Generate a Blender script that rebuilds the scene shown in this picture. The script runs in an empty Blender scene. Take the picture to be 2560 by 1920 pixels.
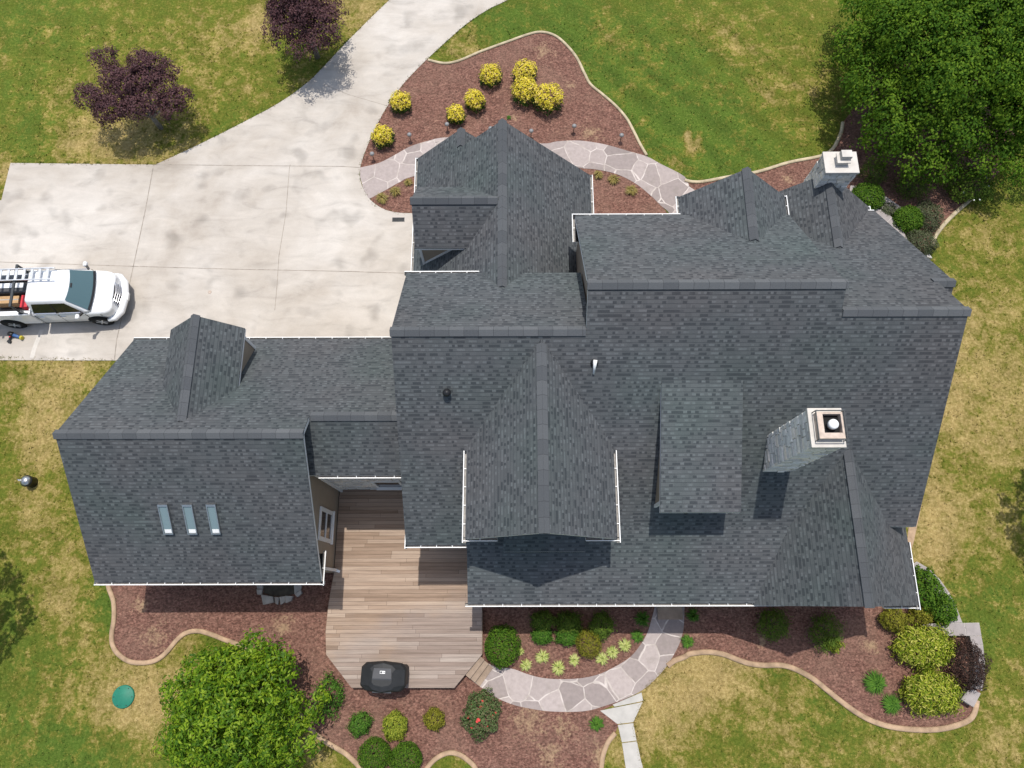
import bpy, bmesh, math, random
import numpy as np
from mathutils import Vector, Matrix

SC = bpy.context.scene
COL = SC.collection
R = math.radians

# ---------------------------------------------------------------- camera
CAM_H = 28.0
_t, _r, _y = R(16.64), R(-0.55), R(0.416)
_Rt = np.array([1, 0, 0.]); _Up = np.array([0, math.cos(_t), math.sin(_t)]); _Fw = np.array([0, math.sin(_t), -math.cos(_t)])
_Rt, _Up = math.cos(_r)*_Rt + math.sin(_r)*_Up, -math.sin(_r)*_Rt + math.cos(_r)*_Up
_Rz = np.array([[math.cos(_y), -math.sin(_y), 0], [math.sin(_y), math.cos(_y), 0], [0, 0, 1]])
_Rt, _Up, _Fw = _Rz@_Rt, _Rz@_Up, _Rz@_Fw
F_PX = 1783.3
cam = bpy.data.cameras.new('camera'); camo = bpy.data.objects.new('camera', cam); COL.objects.link(camo)
camo.matrix_world = Matrix(((_Rt[0], _Up[0], -_Fw[0], 0), (_Rt[1], _Up[1], -_Fw[1], 0), (_Rt[2], _Up[2], -_Fw[2], CAM_H), (0, 0, 0, 1)))
cam.sensor_fit = 'HORIZONTAL'; cam.sensor_width = 36; cam.lens = 36*F_PX/2560; cam.clip_end = 2000; cam.clip_start = 0.1
SC.camera = camo
SC.render.resolution_x, SC.render.resolution_y = 1024, 768

# ---------------------------------------------------------------- light
SUN = Vector((0.012, 0.265, 1.0)).normalized()
elev = math.asin(SUN.z)
w = bpy.data.worlds.new('World'); SC.world = w; w.use_nodes = True
wn = w.node_tree; sky = wn.nodes.new('ShaderNodeTexSky'); sky.sky_type = 'NISHITA'; sky.sun_disc = False
sky.sun_elevation = elev; sky.sun_rotation = math.atan2(SUN.x, SUN.y); sky.air_density = 1.3; sky.dust_density = 2.5
wn.links.new(sky.outputs[0], wn.nodes['Background'].inputs[0]); wn.nodes['Background'].inputs[1].default_value = 0.15
sl = bpy.data.lights.new('sun', 'SUN'); sl.energy = 3.65; sl.angle = R(0.55); sl.color = (1, 0.965, 0.91)
so = bpy.data.objects.new('sun', sl); COL.objects.link(so); so.rotation_euler = SUN.to_track_quat('Z', 'Y').to_euler(); so.location = (0, 0, 60)
SC.view_settings.view_transform = 'Standard'; SC.view_settings.look = 'None'; SC.view_settings.exposure = 0.12; SC.view_settings.gamma = 1
SC.cycles.max_bounces = 6

# ---------------------------------------------------------------- measuring: photo point -> world point at a known height
_S = 860/2212
_O = {'A': (0, 0), 'B': (850, 0), 'C': (1700, 0), 'D': (0, 640), 'E': (850, 640), 'F': (1700, 640), 'G': (0, 1280), 'H': (850, 1280), 'I': (1700, 1280)}
def G(px, py, z=0.0):
    d = _Fw + _Rt*(px-1280)/F_PX - _Up*(py-960)/F_PX
    k = (z-CAM_H)/d[2]
    return Vector((d[0]*k, d[1]*k, z))
def ZP(zone, pts, z=0.0):
    o = _O[zone]; return [G(o[0]+x*_S, o[1]+y*_S, z) for x, y in pts]
def ZC(zone, x, y, z=0.0): return ZP(zone, [(x, y)], z)[0]
def scale_at(p): return F_PX/((p[0]*_Fw[0]+p[1]*_Fw[1]+(p[2]-CAM_H)*_Fw[2]))   # pixels per metre there

# ---------------------------------------------------------------- object helpers
def tag(o, label=None, cat=None, group=None, kind=None):
    if label: o['label'] = label
    if cat: o['category'] = cat
    if group: o['group'] = group
    if kind: o['kind'] = kind
    return o
def empty(name, loc=(0, 0, 0), rz=0.0, **k):
    o = bpy.data.objects.new(name, None); COL.objects.link(o); o.location = loc; o.rotation_euler = (0, 0, rz); o.empty_display_size = 0.2
    return tag(o, **k)
def link(name, me, parent=None, **k):
    o = bpy.data.objects.new(name, me); COL.objects.link(o)
    if parent: o.parent = parent
    return tag(o, **k)
class MB:
    """collects shapes, builds them as ONE mesh object"""
    def __init__(s): s.v = []; s.f = []; s.m = []; s.uv = []; s.sm = []
    def face(s, pts, m=0, uv=None, smooth=False):
        b = len(s.v); s.v += [tuple(p) for p in pts]; s.f.append(tuple(range(b, b+len(pts)))); s.m.append(m)
        s.uv.append(uv or [(p[0]+p[1]*.37, p[2]+p[1]*.2) for p in pts]); s.sm.append(smooth)
    def grid(s, rings, m=0, closed=True, caps=True, smooth=True):
        b = len(s.v); n = len(rings[0])
        for r in rings: s.v += [tuple(p) for p in r]
        for i in range(len(rings)-1):
            for j in range(n if closed else n-1):
                a = b+i*n+j; c = b+i*n+(j+1) % n
                f = (a, c, c+n, a+n); s.f.append(f); s.m.append(m); s.sm.append(smooth)
                s.uv.append([(j/n, i), ((j+1)/n, i), ((j+1)/n, i+1), (j/n, i+1)])
        if caps:
            for idx in (list(range(b, b+n))[::-1], list(range(b+(len(rings)-1)*n, b+len(rings)*n))):
                s.f.append(tuple(idx)); s.m.append(m); s.uv.append([(0, 0)]*n); s.sm.append(False)
    def box(s, x0, x1, y0, y1, z0, z1, m=0, mx=None):
        P = [Vector(p) for p in ((x0, y0, z0), (x1, y0, z0), (x1, y1, z0), (x0, y1, z0), (x0, y0, z1), (x1, y0, z1), (x1, y1, z1), (x0, y1, z1))]
        if mx is not None: P = [mx@p for p in P]
        for q in ((3, 2, 1, 0), (4, 5, 6, 7), (0, 1, 5, 4), (1, 2, 6, 5), (2, 3, 7, 6), (3, 0, 4, 7)): s.face([P[i] for i in q], m)
    def bar(s, a, b, w, h=None, m=0):
        a, b = Vector(a), Vector(b); d = (b-a); L = d.length; h = h or w
        s.box(-w/2, w/2, -h/2, h/2, 0, L, m, Matrix.Translation(a)@d.to_track_quat('Z', 'Y').to_matrix().to_4x4())
    def tube(s, pts, rad, n=8, m=0, caps=True):
        pts = [Vector(p) for p in pts]; rs = rad if isinstance(rad, (list, tuple)) else [rad]*len(pts); rings = []
        for i, p in enumerate(pts):
            d = (pts[min(i+1, len(pts)-1)]-pts[max(i-1, 0)]).normalized(); q = d.to_track_quat('Z', 'Y')
            rings.append([p+q@Vector((rs[i]*math.cos(2*math.pi*j/n), rs[i]*math.sin(2*math.pi*j/n), 0)) for j in range(n)])
        s.grid(rings, m, caps=caps)
    def lathe(s, c, prof, n=20, m=0):
        c = Vector(c); s.grid([[c+Vector((r*math.cos(2*math.pi*j/n), r*math.sin(2*math.pi*j/n), z)) for j in range(n)] for r, z in prof], m)
    def prism(s, poly, z0, z1, m=0, mside=None):
        """vertical prism over a ccw or cw outline"""
        A = sum(poly[i][0]*poly[(i+1) % len(poly)][1]-poly[(i+1) % len(poly)][0]*poly[i][1] for i in range(len(poly)))
        P = list(poly) if A > 0 else list(poly)[::-1]
        s.face([(p[0], p[1], z1) for p in P], m, [(p[0], p[1]) for p in P]); s.face([(p[0], p[1], z0) for p in P[::-1]], m)
        for i in range(len(P)):
            a, b = P[i], P[(i+1) % len(P)]; s.face([(a[0], a[1], z0), (b[0], b[1], z0), (b[0], b[1], z1), (a[0], a[1], z1)], m if mside is None else mside)
    def extrude(s, prof, axis, a0, a1, m=0):
        """profile (u,z) in the plane across 'axis', extruded from a0 to a1"""
        P3 = (lambda u, z, a: (a, u, z)) if axis == 'x' else (lambda u, z, a: (u, a, z))
        n = len(prof)
        s.face([P3(u, z, a0) for u, z in prof], m); s.face([P3(u, z, a1) for u, z in prof[::-1]], m)
        for i in range(n):
            (u0, z0), (u1, z1) = prof[i], prof[(i+1) % n]
            s.face([P3(u0, z0, a0), P3(u0, z0, a1), P3(u1, z1, a1), P3(u1, z1, a0)], m, [(a0, z0+u0), (a1, z0+u0), (a1, z1+u1), (a0, z1+u1)])
    def build(s, name, mats, parent=None, bevel=0.0, fix=True, **k):
        me = bpy.data.meshes.new(name); me.from_pydata(s.v, [], s.f)
        for mt in (mats if isinstance(mats, (list, tuple)) else [mats]): me.materials.append(mt)
        for p, mi, sm in zip(me.polygons, s.m, s.sm): p.material_index = mi; p.use_smooth = sm
        ul = me.uv_layers.new(name='UVMap').data; i = 0
        for u in s.uv:
            for c in u: ul[i].uv = c; i += 1
        if fix:
            bm = bmesh.new(); bm.from_mesh(me); bmesh.ops.remove_doubles(bm, verts=bm.verts, dist=1e-5); bmesh.ops.recalc_face_normals(bm, faces=bm.faces); bm.to_mesh(me); bm.free()
        o = link(name, me, parent, **k)
        if bevel:
            b = o.modifiers.new('bevel', 'BEVEL'); b.width = bevel; b.segments = 2; b.limit_method = 'ANGLE'; b.angle_limit = R(35)
        return o
def np_mesh(name, V, Fq, mats, parent=None, attr=None, smooth=False, **k):
    me = bpy.data.meshes.new(name); nv, nf = len(V), len(Fq); n = Fq.shape[1]
    me.vertices.add(nv); me.vertices.foreach_set('co', np.asarray(V, np.float32).ravel())
    me.loops.add(nf*n); me.loops.foreach_set('vertex_index', np.asarray(Fq, np.int32).ravel())
    me.polygons.add(nf); me.polygons.foreach_set('loop_start', np.arange(0, nf*n, n, dtype=np.int32))
    try: me.polygons.foreach_set('loop_total', np.full(nf, n, np.int32))
    except Exception: pass
    me.update(calc_edges=True)
    if smooth: me.polygons.foreach_set('use_smooth', np.ones(nf, bool))
    for an, arr in (attr or {}).items():
        a = me.attributes.new(an, 'FLOAT', 'POINT'); a.data.foreach_set('value', np.asarray(arr, np.float32))
    me.materials.append(mats)
    return link(name, me, parent, **k)
def copy_tree(o, parent=None):
    c = o.copy(); COL.objects.link(c); c.parent = parent
    for ch in list(o.children): copy_tree(ch, c)
    return c
def smooth_line(pts, per=6, closed=False):
    """Catmull-Rom through 2D/3D points"""
    P = [Vector(p) for p in pts]; n = len(P); out = []
    rng = range(n if closed else n-1)
    for i in rng:
        p0 = P[(i-1) % n] if closed or i > 0 else P[0]; p1 = P[i]; p2 = P[(i+1) % n]; p3 = P[(i+2) % n] if closed or i+2 < n else P[-1]
        for j in range(per):
            t = j/per; out.append(.5*((2*p1)+(p2-p0)*t+(2*p0-5*p1+4*p2-p3)*t*t+(3*p1-p0-3*p2+p3)*t**3))
    if not closed: out.append(P[-1])
    return out

# ---------------------------------------------------------------- materials
class NT:
    def __init__(s, name):
        s.mat = bpy.data.materials.new(name); s.mat.use_nodes = True; s.t = s.mat.node_tree; s.b = s.t.nodes['Principled BSDF']; s.out = s.t.nodes['Material Output']
    def n(s, typ, **k):
        nd = s.t.nodes.new('ShaderNode'+typ)
        for a, b in k.items():
            if hasattr(nd, a): setattr(nd, a, b)
        return nd
    def set(s, sock, val):
        if hasattr(val, 'is_output') or isinstance(val, bpy.types.NodeSocket): s.t.links.new(val, sock)
        elif isinstance(val, (tuple, list)) and len(val) == 3 and sock.type == 'RGBA': sock.default_value = (*val, 1)
        else: sock.default_value = val
    def coord(s, which='Object'): return s.n('TexCoord').outputs[which]
    def mapv(s, vec, scale=(1, 1, 1), rot=(0, 0, 0), loc=(0, 0, 0)):
        m = s.n('Mapping'); s.set(m.inputs[0], vec); m.inputs['Scale'].default_value = scale; m.inputs['Rotation'].default_value = rot; m.inputs['Location'].default_value = loc
        return m.outputs[0]
    def noise(s, vec, scale, detail=4, rough=.55, dist=0, out=0):
        n = s.n('TexNoise'); s.set(n.inputs['Vector'], vec); n.inputs['Scale'].default_value = scale; n.inputs['Detail'].default_value = detail
        n.inputs['Roughness'].default_value = rough; n.inputs['Distortion'].default_value = dist
        return n.outputs[out]
    def ramp(s, fac, stops, interp='LINEAR'):
        r = s.n('ValToRGB'); s.set(r.inputs[0], fac); cr = r.color_ramp; cr.interpolation = interp
        while len(cr.elements) < len(stops): cr.elements.new(.5)
        for e, (p, c) in zip(cr.elements, stops):
            e.position = p; e.color = (*c, 1) if isinstance(c, (tuple, list)) else (c, c, c, 1)
        return r.outputs[0]
    def mix(s, fac, a, b, mode='MIX'):
        m = s.n('MixRGB', blend_type=mode); s.set(m.inputs[0], fac); s.set(m.inputs[1], a); s.set(m.inputs[2], b); return m.outputs[0]
    def rowshift(s, vec, row, amp):
        sp = s.n('SeparateXYZ'); s.set(sp.inputs[0], vec); r = s.math('FLOOR', s.math('DIVIDE', sp.outputs[1], row)); wn = s.n('TexWhiteNoise', noise_dimensions='1D'); s.set(wn.inputs['W'], r)
        cb = s.n('CombineXYZ'); s.set(cb.inputs[0], s.math('ADD', sp.outputs[0], s.math('MULTIPLY', wn.outputs['Value'], amp))); s.set(cb.inputs[1], sp.outputs[1]); s.set(cb.inputs[2], sp.outputs[2]); return cb.outputs[0]
    def math(s, op, a, b=0.0, c=None):
        m = s.n('Math', operation=op); s.set(m.inputs[0], a); s.set(m.inputs[1], b)
        if c is not None: s.set(m.inputs[2], c)
        return m.outputs[0]
    def bump(s, h, strength=.4, dist=.02):
        b = s.n('Bump'); s.set(b.inputs['Height'], h); b.inputs['Strength'].default_value = strength; b.inputs['Distance'].default_value = dist
        s.t.links.new(b.outputs[0], s.b.inputs['Normal'])
    def base(s, c, rough=.7, spec=.3, metal=0.0):
        s.set(s.b.inputs['Base Color'], c); s.set(s.b.inputs['Roughness'], rough); s.b.inputs['Specular IOR Level'].default_value = spec; s.b.inputs['Metallic'].default_value = metal
        return s.mat
def plain(name, c, rough=.6, spec=.3, metal=0.0, var=.12, scale=6.0):
    t = NT(name); n = t.noise(t.coord(), scale, 5)
    lo = tuple(x*(1-var) for x in c); hi = tuple(min(1, x*(1+var)) for x in c)
    return t.base(t.ramp(n, [(.3, lo), (.7, hi)]), rough, spec, metal)

def m_shingle():
    t = NT('roof_shingle'); uv = t.coord('UV'); ROW = .127
    def brick(wd, off, loc, msize=.0, ms=0.0):
        b = t.n('TexBrick'); t.set(b.inputs['Vector'], t.mapv(t.rowshift(uv, ROW, 3.7), loc=loc)); b.offset = off; b.squash = .7; b.squash_frequency = 3; b.offset_frequency = 2
        for k, v in (('Color1', (0, 0, 0)), ('Color2', (1, 1, 1)), ('Mortar', (.5, .5, .5))): t.set(b.inputs[k], v)
        b.inputs['Scale'].default_value = 1; b.inputs['Brick Width'].default_value = wd; b.inputs['Row Height'].default_value = ROW; b.inputs['Mortar Size'].default_value = msize; b.inputs['Mortar Smooth'].default_value = ms
        return b
    sep = t.n('SeparateXYZ'); t.set(sep.inputs[0], uv)
    saw = t.math('FRACT', t.math('DIVIDE', sep.outputs[1], ROW))
    b1 = brick(.115, .37, (0, 0, 0)); b2 = brick(.19, .61, (.11, 0, 0)); b3 = brick(.95, .29, (.4, 0, 0))
    base = t.ramp(b2.outputs[0], [(.0, (.075, .079, .082)), (.5, (.082, .086, .089)), (1.0, (.090, .093, .096))])
    base = t.mix(1.0, base, t.ramp(b3.outputs[0], [(0, .98), (1, 1.02)]), 'MULTIPLY')
    # cut-outs between the laminated tabs: the lower half of some tabs shows the darker ply
    tooth = t.ramp(b1.outputs[0], [(.28, 1.0), (.33, 0.0)]); low = t.ramp(saw, [(.50, 1.0), (.62, 0.0)])
    base = t.mix(t.math('MULTIPLY', t.math('MULTIPLY', tooth, low), .72), base, (.034, .037, .042))
    hi = t.ramp(b1.outputs[0], [(.80, 0.0), (.84, .5)]); base = t.mix(t.math('MULTIPLY', hi, t.ramp(saw, [(.08, 0.0), (.2, 1.0), (.55, 1.0), (.7, 0.0)])), base, (.135, .141, .146))
    # dark band at course heads: print plus the overlap's shadow line painted in
    base = t.mix(t.ramp(saw, [(.84, 0.0), (.96, .7)]), base, (.030, .032, .036))
    big = t.noise(t.coord(), .28, 3, .5)
    tint = t.ramp(big, [(.30, (.86, .99, .95)), (.5, (.96, .99, 1.0)), (.68, (1.03, .985, .985))])
    c = t.mix(1.0, base, tint, 'MULTIPLY')
    weather = t.ramp(t.noise(t.coord(), .11, 2, .5), [(.35, .94), (.65, 1.07)]); c = t.mix(1.0, c, weather, 'MULTIPLY')
    gran = t.ramp(t.noise(t.coord(), 70, 2), [(.3, .84), (.7, 1.2)]); c = t.mix(1.0, c, gran, 'MULTIPLY')
    h = t.math('ADD', t.math('SUBTRACT', 1.0, saw), t.math('MULTIPLY', tooth, t.math('MULTIPLY', low, -.6)))
    t.bump(h, .4, .010)
    return t.base(c, .88, .2)
def m_ridge():
    t = NT('ridge_shingle'); uv = t.coord('UV'); b = t.n('TexBrick'); t.set(b.inputs['Vector'], uv); b.offset = 0
    for k, v in (('Color1', (.082, .087, .093)), ('Color2', (.116, .121, .126)), ('Mortar', (.045, .048, .052))): t.set(b.inputs[k], v)
    b.inputs['Scale'].default_value = 1; b.inputs['Brick Width'].default_value = .42; b.inputs['Row Height'].default_value = 50; b.inputs['Mortar Size'].default_value = .006
    g = t.ramp(t.noise(t.coord(), 60, 3), [(.3, .82), (.7, 1.2)])
    return t.base(t.mix(1.0, b.outputs[0], g, 'MULTIPLY'), .88, .22)
def m_lawn():
    t = NT('lawn_grass'); P = t.coord()
    at = t.n('Attribute'); at.attribute_name = 'dry'; dry = at.outputs['Fac']
    at2 = t.n('Attribute'); at2.attribute_name = 'lush'; lush = at2.outputs['Fac']
    n1 = t.noise(P, .55, 4, .6); n2 = t.noise(P, 2.3, 5, .68, .3); n3 = t.noise(P, 8.5, 5, .72); n4 = t.noise(P, 34, 3, .65); n5 = t.noise(P, 1.1, 4, .6, .5)
    def gr(lo, mid, hi): return t.ramp(n3, [(.25, lo), (.50, mid), (.75, hi)])
    olive = gr((.068, .069, .009), (.122, .118, .020), (.196, .182, .044)); green = gr((.046, .065, .009), (.084, .110, .015), (.142, .166, .032)); deep = gr((.031, .060, .009), (.060, .101, .015), (.104, .151, .030))
    tan = gr((.165, .124, .045), (.265, .202, .085), (.43, .34, .17))
    m = t.math('ADD', t.math('MULTIPLY', t.math('SUBTRACT', n5, .5), 2.0), t.math('MULTIPLY', t.math('SUBTRACT', n2, .5), 1.4))
    g = t.mix(t.ramp(t.math('ADD', t.math('ADD', lush, m), -.1), [(.05, 0.0), (.75, 1.0)]), green, deep)
    f0 = t.math('ADD', dry, t.math('ADD', t.math('MULTIPLY', t.math('SUBTRACT', n1, .5), 1.2), t.math('MULTIPLY', t.math('SUBTRACT', n2, .5), 2.1)))
    f = t.math('ADD', f0, t.math('MULTIPLY', t.math('SUBTRACT', n3, .5), .8))
    c = t.mix(t.ramp(f, [(-.0, 0.0), (.42, .95)]), g, olive)
    c = t.mix(t.ramp(f, [(.30, 0.0), (.62, .55), (1.0, 1.0)]), c, tan)
    fl = t.math('ADD', t.noise(P, 17, 3, .6), t.math('MULTIPLY', t.math('SUBTRACT', n2, .5), .35)); c = t.mix(t.ramp(fl, [(.62, 0.0), (.72, .55)]), c, (.30, .27, .085))
    c = t.mix(1.0, c, t.ramp(n5, [(.3, .86), (.7, 1.14)]), 'MULTIPLY'); c = t.mix(1.0, c, t.ramp(n4, [(.25, .74), (.75, 1.28)]), 'MULTIPLY')
    am = t.n('Attribute'); am.attribute_name = 'mow'; c = t.mix(1.0, c, t.ramp(am.outputs['Fac'], [(0.0, (.84, .83, .78)), (1.0, (1.30, 1.24, 1.10))]), 'MULTIPLY')
    t.bump(t.math('ADD', t.math('MULTIPLY', n4, .5), n3), .45, .05)
    return t.base(c, .95, .1)
def m_concrete():
    t = NT('driveway_concrete'); P = t.coord()
    n1 = t.noise(P, .22, 5, .6, .4); n2 = t.noise(t.mapv(P, (.6, 1.8, 1)), 1.1, 5, .65, .8); n3 = t.noise(P, 30, 3)
    c = t.ramp(n1, [(.27, (.315, .27, .222)), (.42, (.42, .375, .322)), (.64, (.52, .48, .43))])
    c = t.mix(1.0, c, t.ramp(n2, [(.24, .74), (.42, .93), (.75, 1.08)]), 'MULTIPLY')
    sp = t.ramp(t.noise(P, .9, 2, .4), [(.58, 1.0), (.72, .76)]); c = t.mix(1.0, c, sp, 'MULTIPLY')
    c = t.mix(1.0, c, t.ramp(n3, [(.3, .96), (.7, 1.04)]), 'MULTIPLY')
    t.bump(n3, .15, .01)
    return t.base(c, .88, .2)
def m_mulch():
    t = NT('bark_mulch'); P = t.coord()
    n1 = t.noise(P, .5, 4, .6, .6); n2 = t.noise(P, 11, 5, .78); n3 = t.noise(P, 3.2, 4, .65); v = t.n('TexVoronoi'); t.set(v.inputs['Vector'], t.mapv(P, (1, 1.9, 1), (0, 0, .6))); v.inputs['Scale'].default_value = 13
    c = t.ramp(n2, [(.24, (.054, .025, .019)), (.44, (.142, .071, .054)), (.60, (.212, .114, .085)), (.78, (.36, .228, .165))])
    c = t.mix(1.0, c, t.ramp(v.outputs['Color'], [(.2, .68), (.8, 1.32)]), 'MULTIPLY')
    c = t.mix(1.0, c, t.ramp(n3, [(.3, .82), (.7, 1.16)]), 'MULTIPLY')
    c = t.mix(t.ramp(n1, [(.45, 0.0), (.75, .5)]), c, t.mix(1.0, (.235, .146, .105), t.ramp(n2, [(.3, .6), (.7, 1.3)]), 'MULTIPLY'))
    # straw and dead weeds lying on the mulch, where they lie
    s_ = None
    for z, x, y, r in (('B', 1310, 330, .85), ('B', 1610, 860, .8), ('B', 1480, 545, .45), ('B', 1110, 755, .35), ('C', 690, 1150, .45), ('H', 1220, 1350, 1.1), ('H', 1430, 1400, .8), ('H', 1660, 1560, .7), ('G', 1000, 800, .8), ('G', 1820, 730, .7), ('G', 900, 600, .5), ('I', 1220, 860, .6), ('I', 520, 830, .4), ('H', 1350, 1560, .8)):
        p = ZC(z, x, y); d = t.n('VectorMath', operation='DISTANCE'); t.set(d.inputs[0], P); d.inputs[1].default_value = (p.x, p.y, 0); q = t.math('SUBTRACT', 1.0, t.math('DIVIDE', d.outputs['Value'], r)); s_ = q if s_ is None else t.math('MAXIMUM', s_, q)
    f = t.math('ADD', t.math('MULTIPLY', t.math('MAXIMUM', s_, -.1), .75), t.math('ADD', t.math('MULTIPLY', t.math('SUBTRACT', n3, .5), 2.2), t.math('MULTIPLY', t.math('SUBTRACT', n2, .5), 2.2)))
    c = t.mix(t.ramp(f, [(.35, 0.0), (1.0, .75)]), c, (.36, .255, .15))
    chip = t.noise(P, 24, 2, .5); c = t.mix(t.ramp(chip, [(.72, 0.0), (.76, .8)]), c, (.42, .30, .235))
    t.bump(n2, .9, .05)
    return t.base(c, .95, .1)
def m_flag():
    t = NT('flagstone'); P = t.mapv(t.coord(), (1, 1, 0)); wob = t.noise(P, .9, 2, .5, 0, 1); Pw = t.mix(.24, P, wob, 'ADD')
    v = t.n('TexVoronoi', feature='DISTANCE_TO_EDGE'); t.set(v.inputs['Vector'], Pw); v.inputs['Scale'].default_value = 1.12
    v2 = t.n('TexVoronoi', feature='F1'); t.set(v2.inputs['Vector'], Pw); v2.inputs['Scale'].default_value = 1.12
    st = t.mix(.5, (.255, .222, .212), t.mix(1.0, (.33, .295, .28), v2.outputs['Color'], 'MULTIPLY'))
    st = t.mix(t.ramp(v2.outputs['Color'], [(.2, 0), (.8, 1)]), (.235, .196, .182), (.385, .328, .305))
    n = t.noise(P, 7, 4); st = t.mix(1.0, st, t.ramp(n, [(.3, .9), (.7, 1.1)]), 'MULTIPLY')
    e = t.ramp(t.math('ADD', v.outputs['Distance'], t.math('MULTIPLY', t.math('SUBTRACT', t.noise(P, 5, 2), .5), .018)), [(.013, 1.0), (.024, 0.0)])
    st = t.mix(t.ramp(t.noise(P, 1.7, 4, .6), [(.55, 0.0), (.75, .35)]), st, (.17, .15, .12)); c = t.mix(e, st, t.ramp(t.noise(P, 2.4, 3), [(.35, (.36, .31, .27)), (.6, (.54, .48, .44))])); t.bump(t.math('SUBTRACT', 1.0, e), .3, .01)
    return t.base(c, .8, .25)
def m_deck():
    t = NT('deck_board'); P = t.coord('Object')
    def bk(wd, off, c1, c2, mort, ms):
        b = t.n('TexBrick'); t.set(b.inputs['Vector'], t.rowshift(P, .14, 9.3)); b.offset = off; b.offset_frequency = 3
        for k, v in (('Color1', c1), ('Color2', c2), ('Mortar', mort)): t.set(b.inputs[k], v)
        b.inputs['Scale'].default_value = 1; b.inputs['Brick Width'].default_value = wd; b.inputs['Row Height'].default_value = .14; b.inputs['Mortar Size'].default_value = ms; b.inputs['Mortar Smooth'].default_value = .1
        return b
    b = bk(2.9, .37, (.0, .0, .0), (1, 1, 1), (.5, .5, .5), .004); s1 = t.noise(t.mapv(P, (.55, 11, 1)), 1.6, 6, .75); s2 = t.noise(t.mapv(P, (.28, 7.14, 1)), 1.0, 2, .5)
    v = t.math('ADD', t.math('MULTIPLY', b.outputs[0], .55), t.math('MULTIPLY', s2, .6))
    warm = t.ramp(v, [(.15, (.205, .138, .095)), (.5, (.300, .215, .155)), (.95, (.405, .310, .235))]); grey = t.ramp(v, [(.15, (.185, .135, .108)), (.5, (.265, .205, .168)), (.95, (.35, .29, .245))])
    sep = t.n('SeparateXYZ'); t.set(sep.inputs[0], P); wz = t.math('ADD', t.math('MULTIPLY', sep.outputs[1], -.2), t.math('MULTIPLY', t.math('SUBTRACT', t.noise(P, .5, 3), .5), 1.5))
    c = t.mix(t.ramp(wz, [(-.15, 0.0), (.35, 1.0)] if 0 else [(0.0, 0.0), (.32, 1.0)]), warm, grey)
    c = t.mix(1.0, c, t.ramp(s1, [(.25, .72), (.72, 1.22)]), 'MULTIPLY')
    c = t.mix(b.outputs[1], c, (.075, .055, .04))
    t.bump(t.math('SUBTRACT', s1, t.math('MULTIPLY', b.outputs[1], 2.0)), .3, .01)
    return t.base(c, .8, .2)
def m_leaf(name, cols, trans=.25, rough=.7, hattr=None, spec=.12):
    """leaf colours by random per leaf; hattr blends to a second set with the leaf's place on the plant"""
    t = NT(name); g = t.n('NewGeometry'); rnd = g.outputs['Random Per Island']
    def rp(cs): return t.ramp(rnd, [(i/(max(1, len(cs)-1)), c) for i, c in enumerate(cs)])
    c = rp(cols)
    if hattr:
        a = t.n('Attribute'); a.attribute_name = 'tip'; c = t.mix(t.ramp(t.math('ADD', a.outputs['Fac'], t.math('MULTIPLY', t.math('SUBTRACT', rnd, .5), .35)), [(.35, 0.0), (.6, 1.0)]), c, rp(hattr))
    t.base(c, rough, spec)
    tr = t.n('BsdfTranslucent'); t.set(tr.inputs[0], c); mx = t.n('MixShader'); mx.inputs[0].default_value = trans
    t.t.links.new(t.b.outputs[0], mx.inputs[1]); t.t.links.new(tr.outputs[0], mx.inputs[2]); t.t.links.new(mx.outputs[0], t.out.inputs[0])
    return t.mat
def m_stonewall():
    t = NT('ledge_stone'); g = t.n('NewGeometry'); rnd = g.outputs['Random Per Island']; P = t.coord()
    c = t.ramp(rnd, [(0, (.52, .50, .46)), (.35, (.70, .67, .61)), (.7, (.80, .77, .70)), (1, (.82, .73, .60))])
    c = t.mix(1.0, c, t.ramp(t.noise(P, 9, 5, .7), [(.3, .8), (.7, 1.15)]), 'MULTIPLY'); t.bump(t.noise(P, 14, 5, .7), .35, .02)
    return t.base(c, .85, .2)
def m_siding():
    t = NT('wall_siding'); P = t.coord(); sep = t.n('SeparateXYZ'); t.set(sep.inputs[0], P)
    fr = t.math('FRACT', t.math('DIVIDE', sep.outputs[2], .16)); n = t.noise(P, 3, 4)
    c = t.mix(1.0, (.335, .272, .205), t.ramp(n, [(.3, .94), (.7, 1.05)]), 'MULTIPLY'); t.bump(fr, .4, .02)
    return t.base(c, .75, .25)
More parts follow.
